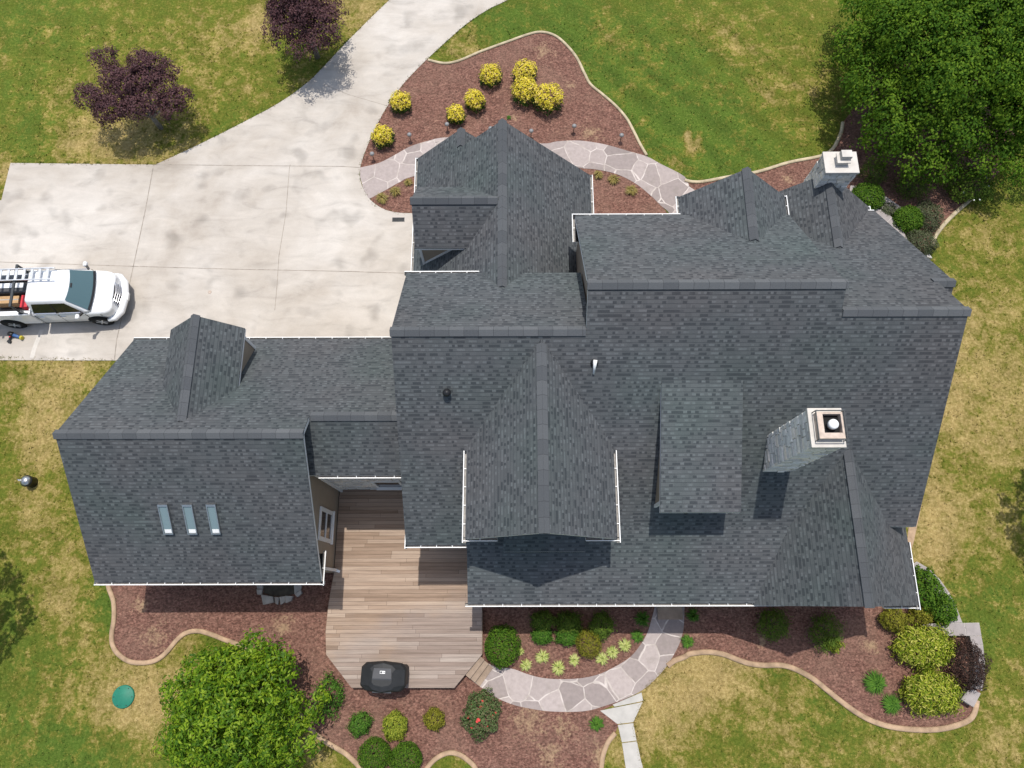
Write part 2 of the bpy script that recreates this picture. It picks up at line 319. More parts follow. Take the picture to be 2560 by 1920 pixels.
M = dict(
    shingle=m_shingle(), ridge=m_ridge(), lawn=m_lawn(), concrete=m_concrete(), mulch=m_mulch(), flag=m_flag(), deck=m_deck(), stone=m_stonewall(), siding=m_siding(),
    white=plain('white_trim', (.74, .74, .72), .45, .4, var=.05), gutter_in=plain('gutter_inside', (.27, .255, .235), .6, var=.25, scale=12),
    kerb=plain('edging_concrete', (.365, .255, .165), .9, .15, var=.3, scale=3.2), kerb_pale=plain('edging_pale', (.42, .35, .235), .9, .15, var=.28, scale=3.2), black=plain('black_plastic', (.012, .012, .013), .45, .4),
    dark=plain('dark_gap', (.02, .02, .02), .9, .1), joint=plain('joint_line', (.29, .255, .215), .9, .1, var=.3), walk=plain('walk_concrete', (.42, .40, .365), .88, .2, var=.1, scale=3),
    cap=plain('cap_concrete', (.52, .485, .435), .85, .2, var=.1, scale=4), capstone=plain('cap_stone', (.30, .268, .255), .8, .25, var=.12, scale=4), mortar=plain('pale_mortar', (.6, .57, .53), .9, .1),
    steel=plain('grey_steel', (.45, .45, .45), .35, .5, .9), rust=plain('rusty_concrete', (.46, .375, .31), .9, .1, var=.25, scale=5), lampgrey=plain('lamp_grey', (.22, .22, .22), .4, .5, var=.1), chrome=plain('bright_metal', (.75, .75, .77), .18, .5, 1.0, var=.02),
    paint=plain('white_paint', (.78, .78, .78), .22, .5, var=.015), tyre=plain('tyre_rubber', (.018, .018, .018), .85, .2), red=plain('red_plastic', (.55, .035, .045), .45), card=plain('cardboard', (.42, .27, .14), .85, .1),
    alu=plain('ladder_aluminium', (.62, .63, .64), .4, .5, .6), darkgrey=plain('dark_grey_plastic', (.045, .05, .052), .5), blue=plain('blue_plastic', (.06, .13, .30), .4), yellow=plain('yellow_plastic', (.50, .42, .04), .5),
    green=plain('green_plastic', (.018, .165, .105), .55, .3, var=.1), bark=plain('tree_bark', (.13, .11, .09), .9, .1, var=.4, scale=9), pinkbark=plain('grey_bark', (.22, .20, .17), .9, .1, var=.3), treadwood=plain('step_wood', (.28, .21, .155), .85, .2, var=.2, scale=3),
    canvas=plain('black_canvas', (.016, .017, .018), .6, .35, var=.2), canvas_mid=plain('grey_canvas', (.055, .056, .06), .62, .4, var=.08), soil=plain('wet_soil', (.07, .06, .045), .9, .2, var=.3), fieldstone=plain('field_stone', (.36, .33, .29), .85, .2, var=.2, scale=4),
)
def m_glass(name, c, rough=.06):
    t = NT(name); return t.base(c, rough, .8)
M['lampglass'] = m_glass('lamp_glass', (.36, .38, .39), .12); M['glass'] = m_glass('dark_glass', (.012, .014, .016)); M['windshield'] = m_glass('windshield_glass', (.07, .125, .135), .08); M['skyglass'] = m_glass('skylight_glass', (.16, .22, .23), .12)

# ================================================================ GROUND
def rz(p): return (p.x, p.y)
# -- lawn: one sheet to the horizon; 'dry' and 'lush' say how the grass itself grows from place to place
def make_lawn():
    xs = np.concatenate([[-400, -150, -70, -40], np.arange(-31, 31.01, .25), [40, 70, 150, 400]]); ys = np.concatenate([[-400, -150, -60, -25], np.arange(-12, 34.01, .25), [45, 70, 150, 400]])
    X, Y = np.meshgrid(xs, ys); nx, ny = len(xs), len(ys)
    V = np.stack([X.ravel(), Y.ravel(), np.zeros(X.size)], 1)
    i = np.arange(nx*ny).reshape(ny, nx); Fq = np.stack([i[:-1, :-1].ravel(), i[:-1, 1:].ravel(), i[1:, 1:].ravel(), i[1:, :-1].ravel()], 1)
    dry = np.full(X.shape, .17); lush = np.full(X.shape, .22)
    def blob(arr, px, py, r, s, ry=None):
        c = G(px, py); k = 1/62.0; arr += s*np.exp(-(((X-c.x)/(r*k))**2+((Y-c.y)/((ry or r)*k))**2))
    for a in [  # photo x, y, radius (photo px), amount
        (330, 1745, 140, .75, 80), (420, 1760, 80, .4), (2420, 900, 200, .30), (2480, 1120, 170, .22), (2350, 1000, 90, .2), (2330, 1250, 60, .55, 130), (2420, 1380, 130, .22), (2330, 1380, 50, .5), (2350, 800, 160, .2), (2450, 1000, 220, .18),
        (1700, 1700, 120, .55), (1760, 1650, 90, .4), (1880, 1690, 120, .35), (2200, 1850, 160, .15), (1630, 1800, 60, .45), (2000, 1880, 120, .2), (2500, 1850, 120, .25),
        (90, 960, 120, .4), (200, 930, 80, .45), (110, 1130, 60, .5, 160), (30, 1200, 60, .1), (160, 1400, 70, .4, 160), (190, 1560, 60, .3), (180, 1760, 50, .2),
        (280, 200, 150, .12), (130, 230, 100, .12), (520, 110, 110, .30), (470, 260, 110, .2), (640, 60, 40, .55, 120), (900, 20, 120, .55), (300, 360, 80, .5), (180, 355, 60, .45), (330, 340, 150, .3), (15, 430, 30, .8, 60), (470, 380, 70, .3),
        (1180, 110, 60, .35), (1100, 60, 120, .2), (1560, 110, 90, .22), (1718, 345, 11, 1.2, 30), (1744, 345, 9, 1.1, 22), (1732, 375, 13, 1.2, 18), (1610, 300, 14, .8), (1620, 120, 16, .6), (1690, 410, 30, .4), (1830, 90, 80, .2), (1960, 230, 110, .14), (1870, 130, 50, .15),
        (2500, 620, 90, .25), (2440, 560, 60, .15), (330, 1640, 60, .2), (470, 1590, 50, .2), (800, 1890, 50, .5), (700, 1830, 60, .25), (1555, 1870, 60, .35)]: blob(dry, *a)
    for a in [(1600, 250, 330, .75), (1350, 60, 250, .5), (1800, 380, 170, .5), (60, 60, 240, .45), (60, 1700, 200, .4), (250, 1880, 200, .4), (480, 110, 110, .2), (80, 330, 120, .5), (560, 330, 130, .4), (2330, 720, 90, .4), (2450, 1500, 130, .5), (1950, 1780, 200, .45), (2200, 1700, 120, .4),
              (1150, 30, 150, .4), (230, 1150, 40, .6), (280, 1500, 70, .6), (150, 1340, 50, .5), (1240, 1900, 60, .7), (160, 1880, 100, .4), (1940, 1660, 60, .3)]: blob(lush, *a)
    dry -= np.clip(lush-.3, 0, 1)*.30
    # mower lines: the grass lies one way in one pass and the other way in the next
    u = (X+Y)*.7071; ne = np.exp(-(((X-7)/11)**2+((Y-22)/9)**2)); mow = .45+.34*ne*np.sin(u*2*math.pi/1.45)
    c = G(230, 130); nw = np.exp(-(((X-c.x)/10)**2+((Y-c.y)/7)**2)); mow += .55*nw*np.clip(np.sin((X+.2*Y)*2*math.pi/1.6)-.35, 0, 1)+.35*nw*np.clip(np.sin((Y+.3*X)*2*math.pi/2.1)-.4, 0, 1)
    mow = np.clip(mow, 0, 1)
    global LAWN; LAWN = (xs, ys, dry, np.clip(lush, 0, 1), mow)
    np_mesh('lawn', V, Fq, M['lawn'], attr={'dry': dry.ravel(), 'lush': np.clip(lush, 0, 1).ravel(), 'mow': mow.ravel()}, kind='structure')
make_lawn()

PAVED = []
def sheet(name, pts, z, mat, th=.03, **k):
    PAVED.append([(p[0], p[1]) for p in pts])
    m = MB(); m.prism([(p[0], p[1]) for p in pts], z-th, z); return m.build(name, mat, **k)
def sweep_edge(name, pts, wdt, z0, z1, mat, **k):
    """edging strip of a rounded section along a curve"""
    P = [Vector((p[0], p[1], 0)) for p in pts]; m = MB(); rings = []
    for i, p in enumerate(P):
        d = (P[min(i+1, len(P)-1)]-P[max(i-1, 0)]).normalized(); nrm = Vector((-d.y, d.x, 0))
        rings.append([p+nrm*(wdt*a)+Vector((0, 0, z0+(z1-z0)*b)) for a, b in ((-.5, 0), (-.5, .6), (-.3, 1), (.3, 1), (.5, .6), (.5, 0))])
    m.grid(rings, 0); return m.build(name, mat, **k)

# -- driveway
dl = smooth_line(ZP('A', [(1000, 1060), (1270, 935), (1560, 790), (1800, 660), (1980, 530), (2100, 410), (2212, 290)])+ZP('B', [(100, 215), (320, 0)])+[G(1100, -110), G(1300, -260)], 5)
dr_pts = ZP('B', [(1080, 0), (960, 58), (820, 150), (690, 262), (560, 382), (480, 462), (390, 562), (300, 692), (220, 842), (160, 982), (130, 1080), (128, 1140), (148, 1210), (195, 1285), (270, 1340), (360, 1367), (470, 1373)])
drr = smooth_line([G(1560, -180), G(1420, -80)]+dr_pts, 4)
drv = [G(-330, 900), G(-330, 498), G(4, 501), G(27, 408)]+dl+drr+[G(1062, 534), G(1062, 860), G(300, 901.5)]
sheet('driveway', drv, .022, M['concrete'], .06, kind='structure')
def joint(pts, wd=.03):
    m = MB()
    for a, b in zip(pts[:-1], pts[1:]):
        d = (b-a).normalized(); n = Vector((-d.y, d.x, 0))*wd/2; m.face([(q.x, q.y, .0265) for q in (a-n, b-n, b+n, a+n)])
    return m
jm = [joint(ZP('A', [(990, 1062), (935, 1360), (875, 1640)])+ZP('D', [(835, 180), (752, 540), (738, 668)]), .035), joint(ZP('A', [(1868, 1060), (1862, 1080), (1840, 1370)])+ZP('D', [(1795, 0), (1782, 200), (1768, 350)]), .025),
      joint(ZP('A', [(1000, 1060), (1500, 1066), (2212, 1072)])+ZP('B', [(128, 1080)]), .028), joint(ZP('D', [(-900, 25), (0, 40), (860, 68), (1500, 86), (2212, 100)])+ZP('E', [(410, 112)]), .028), joint(ZP('A', [(2080, 543), (2240, 610)])+ZP('B', [(330, 690)]), .02)]
jj = MB()
for q in jm:
    for f, in zip(q.f): jj.face([q.v[i] for i in f])
jj.build('driveway_joint', M['joint'], kind='structure')
# worn pale wheel streak by the pickup
st = MB(); sp = ZP('D', [(270, 475), (245, 540), (222, 600), (208, 655)]); L = smooth_line(sp, 4)
for a, b in zip(L[:-1], L[1:]): st.face([(q[0], q[1], .0258) for q in (a+Vector((-.09, 0, 0)), b+Vector((-.09, 0, 0)), b+Vector((.09, 0, 0)), a+Vector((.09, 0, 0)))])
st.build('driveway_patch', M['cap'], kind='structure')

# -- mulch beds
k_nw = smooth_line(ZP('B', [(566, 388), (665, 410), (760, 396), (900, 337), (1080, 271), (1220, 222), (1300, 210), (1380, 232), (1450, 287), (1520, 372), (1570, 472), (1610, 545), (1690, 612), (1770, 682), (1840, 762), (1890, 852), (1930, 932), (1972, 1003)]), 5)
path_n = smooth_line(ZP('B', [(128, 1080), (250, 1050), (350, 1000), (450, 945), (560, 910), (690, 885), (1000, 890), (1290, 925), (1400, 911), (1540, 906), (1700, 930), (1860, 975), (1972, 1008), (2060, 1055), (2212, 1135)])+ZP('C', [(60, 1200), (110, 1240), (120, 1330)]), 4)
sheet('mulch_bed', k_nw+[Vector((p.x, p.y, 0)) for p in ZP('B', [(1960, 1040), (1850, 1000), (1540, 940), (1290, 960), (900, 960), (560, 945), (300, 1060), (140, 1095)])]+smooth_line(dr_pts[4:11], 3)[::-1], .016, M['mulch'], .05, kind='structure')
sheet('mulch_bed', ZP('B', [(187, 1284), (390, 1150), (480, 1120), (700, 1130), (700, 1400), (470, 1373), (360, 1370), (270, 1343), (200, 1290)]), .016, M['mulch'], .05, kind='structure')
sheet('mulch_bed', ZP('B', [(1400, 1040), (1520, 1070), (1650, 1085), (1780, 1115), (1900, 1175), (2000, 1255), (2060, 1315), (2130, 1400), (1400, 1420)]), .016, M['mulch'], .05, kind='structure')
path_s = smooth_line(ZP('B', [(187, 1282), (280, 1232), (390, 1170), (465, 1138), (800, 1060), (1200, 1040), (1520, 1080), (1650, 1092), (1780, 1122), (1900, 1182), (2000, 1262), (2060, 1322), (2120, 1380), (2140, 1500)]), 4)
sheet('path', path_n+[G(1745, 560)]+path_s[::-1]+ZP('B', [(150, 1215), (130, 1140)]), .028, M['flag'], .05, kind='structure')
# north-east bed under the big tree
k_ne1 = smooth_line(ZP('C', [(30, 1160), (80, 1172), (150, 1170), (300, 1142), (500, 1107), (700, 1047), (900, 1007), (975, 965), (1010, 910), (1035, 850), (1045, 790)]), 5)
k_ne2 = smooth_line(ZP('C', [(1868, 1282), (1780, 1360), (1700, 1440), (1640, 1520), (1615, 1590)]), 5)
sheet('mulch_bed', k_ne1+[G(2190, 200), G(2330, 120), G(2480, 200), G(2540, 330), G(2500, 430)]+k_ne2+[G(2290, 660), G(2150, 700), G(1740, 600)], .016, M['mulch'], .05, kind='structure')
# south-west bed
k_sw = smooth_line(ZP('G', [(690, 430), (703, 490), (732, 575), (736, 680), (722, 780), (726, 850), (760, 910), (830, 958), (910, 970), (1000, 955), (1070, 905), (1140, 822), (1200, 777), (1280, 765), (1370, 790), (1450, 822), (1545, 858), (1700, 950), (1830, 1130), (1950, 1330), (2060, 1450), (2212, 1545)])+ZP('H', [(60, 1572), (125, 1640), (150, 1720)]), 5)
k_arc = smooth_line(ZP('H', [(520, 1720), (560, 1646), (620, 1582), (700, 1547), (770, 1560), (840, 1610), (872, 1650), (900, 1720)]), 5)
k_r = smooth_line(ZP('H', [(1672, 1720), (1680, 1640), (1692, 1560), (1722, 1480), (1770, 1420)]), 5)
sheet('mulch_bed', k_sw+ZP('H', [(150, 1730), (515, 1730)])+k_arc+ZP('H', [(905, 1730), (1668, 1730)])+k_r+ZP('H', [(1790, 1370), (1690, 1270), (1800, 1100), (1000, 980), (-300, 200)])+[G(850, 1300), G(300, 1380)], .016, M['mulch'], .05, kind='structure')
# south-east bed, behind the house
k_se = smooth_line(ZP('H', [(2105, 990), (2150, 955), (2212, 932)])+ZP('I', [(70, 910), (180, 900), (280, 915), (370, 950), (450, 975), (540, 985), (650, 985), (740, 1010), (850, 1070), (950, 1150), (1050, 1230), (1150, 1300), (1250, 1350), (1380, 1385), (1550, 1400), (1700, 1390), (1830, 1350), (1885, 1300), (1907, 1210)]), 5)
sheet('mulch_bed', k_se+ZP('I', [(1950, 1100), (1930, 800), (1800, 720), (1760, 600), (1640, 440), (1500, 330)])+[G(2250, 1300), G(1180, 1430)]+ZP('H', [(1000, 1000), (1400, 1090), (1900, 1000)]), .0125, M['mulch'], .05, kind='structure')
sheet('mulch_bed', ZP('I', [(1440, 380), (1500, 200), (1530, 60)])+ZP('F', [(1560, 1560), (1580, 1480), (1545, 1480), (1480, 1640)]), .014, M['kerb'], .05, kind='structure')
for nm, L, wd, mt in (('nw', k_nw, .13, 'kerb_pale'), ('ne', k_ne1, .15, 'kerb_pale'), ('ne2', k_ne2, .17, 'kerb_pale'), ('sw', k_sw, .17, 'kerb'), ('arc', k_arc, .17, 'kerb'), ('r', k_r, .17, 'kerb'), ('se', k_se, .19, 'kerb')):
    sweep_edge('kerb', L, wd, 0, .085, M[mt], kind='structure')
sheet('mulch_bed', ZP('H', [(820, 1060), (880, 620), (2230, 600), (2214, 900), (2110, 985), (1990, 1080), (1880, 1180), (1720, 1260), (1690, 1270), (1500, 1200), (1000, 1180)]), .0085, M['mulch'], .05, kind='structure')
# -- back path and slab walk
bp_o = smooth_line(ZP('H', [(850, 1085), (940, 1150), (1000, 1190), (1090, 1230), (1180, 1255), (1350, 1281), (1560, 1281), (1700, 1247), (1850, 1192), (1950, 1140), (2050, 1050), (2120, 960), (2180, 850), (2206, 760), (2212, 690), (2215, 560)]), 5)
bp_i = smooth_line(ZP('H', [(930, 960), (1010, 998), (1110, 1008), (1200, 1040), (1290, 1064), (1400, 1074), (1540, 1069), (1660, 1044), (1770, 993), (1870, 928), (1940, 840), (1978, 770), (2002, 690), (2020, 620), (2025, 540)]), 5)
sheet('path', bp_o+bp_i[::-1], .030, M['flag'], .05, kind='structure')
for q in ([(1752, 1238), (1938, 1160), (1948, 1214), (1860, 1232), (1765, 1251)], [(1672, 1277), (1762, 1258), (1945, 1222), (1885, 1350), (1783, 1362)], [(1786, 1369), (1885, 1357), (1906, 1468), (1812, 1480)], [(1813, 1486), (1908, 1474), (1935, 1600), (1948, 1646), (1962, 1720), (1850, 1720), (1836, 1640)]):
    sheet('walkway', ZP('H', q), .034, M['walk'], .06, kind='structure')

# -- grass blades standing on the lawn, the same grass as under them; a fringe leans over paving and edging
def grass_blades():
    rng = np.random.default_rng(5); n = 15000
    X = rng.uniform(-23.5, 22.5, n); Y = rng.uniform(-8.5, 26.5, n)
    def inside(poly, X, Y):
        c = np.zeros(len(X), bool); j = len(poly)-1
        for i in range(len(poly)):
            (xi, yi), (xj, yj) = poly[i], poly[j]
            if yi != yj: c ^= ((yi > Y) != (yj > Y)) & (X < (xj-xi)*(Y-yi)/(yj-yi)+xi)
            j = i
        return c
    ok = np.ones(n, bool)
    for p in PAVED: ok &= ~inside(p, X, Y)
    for bx in ((-13.5, -6.7, .8, 8.8), (-6.8, 12.9, .1, 13.2), (-3.4, 2.7, 9, 16), (-6.8, -1.1, -3.2, 4)): ok &= ~((X > bx[0]) & (X < bx[1]) & (Y > bx[2]) & (Y < bx[3]))
    X, Y = X[ok], Y[ok]
    ex, ey = [], []
    for L, den in ((dl, 14), (drr, 12), (k_nw, 26), (k_ne1, 26), (k_ne2, 26), (k_sw, 26), (k_arc, 26), (k_r, 26), (k_se, 26), (ZP('D', [(-300, 652), (0, 655), (738, 670)]), 14), ([G(27, 408), G(389, 412)], 14), (ZP('H', [(1950, 1200), (1888, 1355), (1948, 1646)]), 40), (ZP('H', [(2110, 985), (2050, 1050), (1950, 1140)]), 40)):
        for a, b in zip(L[:-1], L[1:]):
            m = max(1, int((b-a).length*den)); t = rng.random(m); nx_, ny_ = -(b.y-a.y), (b.x-a.x); q = math.hypot(nx_, ny_) or 1; o = rng.normal(0, .028, m)
            ex.append(a.x+(b.x-a.x)*t+nx_/q*o); ey.append(a.y+(b.y-a.y)*t+ny_/q*o)
    ne_ = sum(len(a) for a in ex); X = np.concatenate([X]+ex); Y = np.concatenate([Y]+ey); n = len(X)
    per = 3; X = np.repeat(X, per)+rng.normal(0, .03, n*per); Y = np.repeat(Y, per)+rng.normal(0, .03, n*per); n *= per
    a = rng.uniform(0, 6.283, n); h = rng.uniform(.02, .05, n); ln = rng.uniform(.02, .06, n); w = rng.uniform(.012, .03, n); c, s_ = np.cos(a), np.sin(a)
    V = np.stack([np.stack([X-s_*w, Y+c*w, np.full(n, .0)], 1), np.stack([X+s_*w, Y-c*w, np.full(n, .0)], 1), np.stack([X+c*ln, Y+s_*ln, h+.02], 1)], 1).reshape(-1, 3)
    xs, ys, dry, lush, mow = LAWN; ix = np.clip(np.searchsorted(xs, X), 0, len(xs)-1); iy = np.clip(np.searchsorted(ys, Y), 0, len(ys)-1); dv = np.repeat(dry[iy, ix], 3); lv = np.repeat(lush[iy, ix], 3)
    np_mesh('grass', V, np.arange(n*3).reshape(n, 3), M['lawn'], attr={'dry': dv*.8, 'lush': lv, 'mow': np.repeat(mow[iy, ix], 3)}, kind='stuff', label='short lawn grass with ragged edges along paving', cat='grass')
grass_blades()

# ================================================================ HOUSE (every plane measured: z = p*x + q*y + r)
house = empty('house', (0, 5, 0), label='large house with dark grey shingle roofs, many gables and two stone chimneys', cat='house')
HM = Matrix.Translation((0, -5, 0))
def hb(mb, name, mats, parent=None, **k):
    """build a house part; geometry is given in world coordinates, the house root stands at (0,5,0)"""
    o = mb.build(name, mats, parent or house, **k)
    if (parent or house) is house: o.location = (0, -5, 0)
    return o
def slab(mb, poly, pl, th=.2, ms=1):
    """roof slab: shingled top (slot 0), white boards on edges and underside (slot 1)"""
    p, q, r = pl; g = math.hypot(p, q); A = sum(poly[i][0]*poly[(i+1) % len(poly)][1]-poly[(i+1) % len(poly)][0]*poly[i][1] for i in range(len(poly)))
    P = poly if A > 0 else poly[::-1]; k = math.sqrt(1+g*g)
    up = (p/g, q/g); ho = (-up[1], up[0])
    zf = lambda a: p*a[0]+q*a[1]+r
    mb.face([(a[0], a[1], zf(a)) for a in P], 0, [(a[0]*ho[0]+a[1]*ho[1], (a[0]*up[0]+a[1]*up[1])*k) for a in P])
    mb.face([(a[0], a[1], zf(a)-th) for a in P[::-1]], ms)
    for i in range(len(P)):
        a, b = P[i], P[(i+1) % len(P)]
        z1, z2 = zf(a), zf(b)
        # drip edge of the shingle, then the board below it
        mb.face([(a[0], a[1], z1-.035), (b[0], b[1], z2-.035), (b[0], b[1], z2), (a[0], a[1], z1)], 2)
        mb.face([(a[0], a[1], z1-th), (b[0], b[1], z2-th), (b[0], b[1], z2-.035), (a[0], a[1], z1-.035)], ms)
RM = [M['shingle'], M['white'], M['dark']]
def roof(name, slabs, parent=None, **k):
    m = MB()
    for s in slabs: slab(m, *s)
    return hb(m, name, RM, parent, fix=False, **k)
def ridge_cap(parent, a, b, pitch1, pitch2, wd=.15, lift=.05):
    """folded cap along a level ridge; pitch1 falls to the left of a->b, pitch2 to the right; raised over a vent gap"""
    a, b = Vector(a), Vector(b); d = (b-a).normalized(); n = Vector((-d.y, d.x, 0)); L = (b-a).length; m = MB(); up = Vector((0, 0, lift))
    for sgn, pt in ((1, pitch1), (-1, pitch2)):
        e = n*sgn*wd-Vector((0, 0, wd*pt)); q = [a+up, b+up, b+up+e, a+up+e]
        if sgn < 0: q = [q[3], q[2], q[1], q[0]]
        m.face([tuple(x) for x in (q if sgn < 0 else q[::-1])], 0, [(0, 0), (L, 0), (L, .2), (0, .2)] if sgn < 0 else [(0, .2), (L, .2), (L, 0), (0, 0)])
        dn = Vector((0, 0, -.022)); m.face([a+up+e, b+up+e, b+up+e+dn, a+up+e+dn], 0)
        e2 = n*sgn*(wd*.82)-Vector((0, 0, wd*.82*pt)); m.face([a+up+e2+dn, b+up+e2+dn, b+e2-up, a+e2-up], 1)
    for p in (a, b):
        m.face([p+up, p+up+n*wd-Vector((0, 0, wd*pitch1)), p-up*1.2, p+up-n*wd-Vector((0, 0, wd*pitch2))], 0)
    return hb(m, 'ridge_cap', [M['ridge'], M['dark']], parent, fix=False)
def gutter(parent, a, b, out, z, wd=.105, dp=.11, hang=.62, name='gutter'):
    """open white gutter with strap hangers; a->b is the back edge, 'out' the way it faces"""
    o = Vector((out[0], out[1], 0)); a, b = Vector((a[0], a[1], z))-o*.02, Vector((b[0], b[1], z))-o*.02; d = (b-a).normalized(); L = (b-a).length; m = MB()
    def q(s, u, zz): return a+d*s+o*u+Vector((0, 0, zz))
    def slabq(u0, z0, u1, z1, mi):
        m.face([q(0, u0, z0), q(L, u0, z0), q(L, u1, z1), q(0, u1, z1)], mi)
    slabq(0, 0, 0, -dp, 1); slabq(0, -dp, wd*.8, -dp, 1); slabq(wd*.8, -dp, wd, -.02, 1); slabq(wd+.004, -.02, wd*.8+.004, -dp-.006, 0); slabq(wd*.8+.004, -dp-.006, 0, -dp-.006, 0)
    slabq(wd-.016, 0, wd+.010, 0, 0); slabq(wd+.010, 0, wd+.010, -.03, 0); slabq(wd-.016, 0, wd-.016, -.02, 0)
    for s in (0, L): m.face([q(s, 0, 0), q(s, 0, -dp), q(s, wd*.8, -dp), q(s, wd, 0)], 0)
    for i in range(1, int(L/hang)+1):
        s = i*L/(int(L/hang)+1); m.face([q(s-.010, .02, -.006), q(s+.010, .02, -.006), q(s+.010, wd, -.006), q(s-.010, wd, -.006)], 0)
    return hb(m, name, [M['white'], M['gutter_in']], parent, fix=False)
SP = .8
S_ = (0, SP, 9.44-SP*7.66); N1 = (0, -SP, 9.1+SP*7.23); N2 = (0, -SP, 9.94+SP*8.28); N3 = (0, -SP, 9.44+SP*7.66)
zS = lambda y: S_[1]*y+S_[2]
# ---- walls (below the slabs)
wl = MB()
wl.extrude([(.9, 0), (8.7, 0), (8.7, 3.55), (4.75, 6.72), (.9, 3.65)], 'x', -13.45, -6.75)
wl.extrude([(4.02, 0), (8.68, 0), (8.68, 3.55), (5.42, 6.15), (4.02, 5.05)], 'x', -6.748, -3.2)
wl.extrude([(2.16, 0), (9.8, 0), (9.8, 6.75), (7.23, 8.8), (2.16, 4.75)], 'x', -3.19, 2.25)
wl.extrude([(2.16, 0), (11.85, 0), (11.85, 6.8), (8.28, 9.65), (2.16, 4.75)], 'x', 2.252, 9.0)
wl.extrude([(2.16, 0), (13.2, 0), (13.2, 4.75), (7.66, 9.15), (2.16, 4.75)], 'x', 9.002, 12.45)
wl.extrude([(6.2, 0), (13.15, 0), (13.15, 4.75), (9.05, 8.05), (6.2, 5.8)], 'x', 12.452, 12.95)
wl.box(-1.2, 9.5, .15, 2.158, 0, 3.55)
wl.extrude([(7.4, 0), (12.7, 0), (12.7, 3.9), (10.16, 6.45), (7.4, 3.4)], 'y', .16, 4.0)
wl.extrude([(-3.35, 0), (2.65, 0), (2.65, 4.2), (-.35, 7.2), (-3.35, 4.2)], 'y', 9.6, 15.05)
wl.extrude([(-3.35, 0), (-.4, 0), (-.4, 4.2), (-1.87, 5.68), (-3.35, 4.2)], 'y', 15.052, 15.85)
wl.extrude([(5.9, 0), (8.95, 0), (8.95, 6.55), (7.43, 8.0), (5.9, 6.5)], 'y', 11.0, 12.65)
wl.extrude([(8.75, 0), (12.85, 0), (12.85, 4.6), (10.71, 6.6), (8.75, 4.75)], 'y', 12.5, 13.42)
hb(wl, 'wall', M['siding'])
# stone facing of the connector over the deck: ledge stones, courses of blocks
def ledge(mb, face, w0, w1, z0, z1, course=.13, seed=1, deep=.05, mi=0, lmin=.18, lmax=.5):
    """stones on a wall face; face(u, depth, z) -> world point"""
    rg = random.Random(seed); z = z0
    while z < z1-.02:
        h = min(course*rg.uniform(.7, 1.35), z1-z); u = w0
        while u < w1-.01:
            L = min(rg.uniform(lmin, lmax), w1-u)
            if w1-u-L < .08: L = w1-u
            dd = rg.uniform(.015, deep); c = .008; tl = rg.uniform(-.006, .006)
            P = [face(u+c, -.03, z+c), face(u+L-c, -.03, z+c), face(u+L-c, -.03, z+h-c), face(u+c, -.03, z+h-c), face(u+c*2, dd+tl, z+c*2), face(u+L-c*2, dd, z+c*2), face(u+L-c*2, dd-tl, z+h-c*2), face(u+c*2, dd, z+h-c*2)]
            for q in ((4, 5, 6, 7), (0, 1, 5, 4), (1, 2, 6, 5), (2, 3, 7, 6), (3, 0, 4, 7)): mb.face([P[i] for i in q], mi)
            u += L
        z += h
sw = MB(); ledge(sw, lambda u, d, z: (u, 4.02-d, z), -6.74, -5.15, .46, 4.9, seed=3); ledge(sw, lambda u, d, z: (u, 4.02-d, z), -4.05, -3.2, .46, 4.9, seed=4); ledge(sw, lambda u, d, z: (u, 4.02-d, z), -5.15, -4.05, 2.55, 4.9, seed=5); ledge(sw, lambda u, d, z: (u, 4.02-d, z), -5.15, -4.05, .46, 1.1, seed=6)
hb(sw, 'stone_facing', [M['stone']])
def window(x0, x1, y0, y1, z0, z1, axis, fr=.1):
    """axis 'x': faces +x at plane x0; axis 'y': faces -y at plane y0"""
    m = MB(); g = MB(); d = .05
    if axis == 'x':
        for a in ((y0, y0+fr, z0, z1), (y1-fr, y1, z0, z1), (y0+fr, y1-fr, z0, z0+fr), (y0+fr, y1-fr, z1-fr, z1), (y0+fr, y1-fr, (z0+z1)/2-.03, (z0+z1)/2+.03)): m.box(x0, x0+d, a[0], a[1], a[2], a[3])
        m.box(x0, x0+.09, y0-.03, y1+.03, z0-.06, z0-.002); g.box(x0+.004, x0+.02, y0+fr*.9, y1-fr*.9, z0+fr*.9, z1-fr*.9)
    else:
        for a in ((x0, x0+fr, z0, z1), (x1-fr, x1, z0, z1), (x0+fr, x1-fr, z0, z0+fr), (x0+fr, x1-fr, z1-fr, z1)): m.box(a[0], a[1], y0-d, y0, a[2], a[3])
        m.box(x0-.04, x1+.04, y0-.12, y0, z0-.07, z0-.002); g.box(x0+fr*.9, x1-fr*.9, y0-.02, y0-.004, z0+fr*.9, z1-fr*.9)
    o = hb(m, 'window', M['white']); hb(g, 'pane', M['glass'], o)
window(-6.745, 0, 1.9, 3.05, 1.25, 3.0, 'x', .14); window(-5.13, -4.07, 4.0, 0, 1.12, 2.53, 'y', .09)
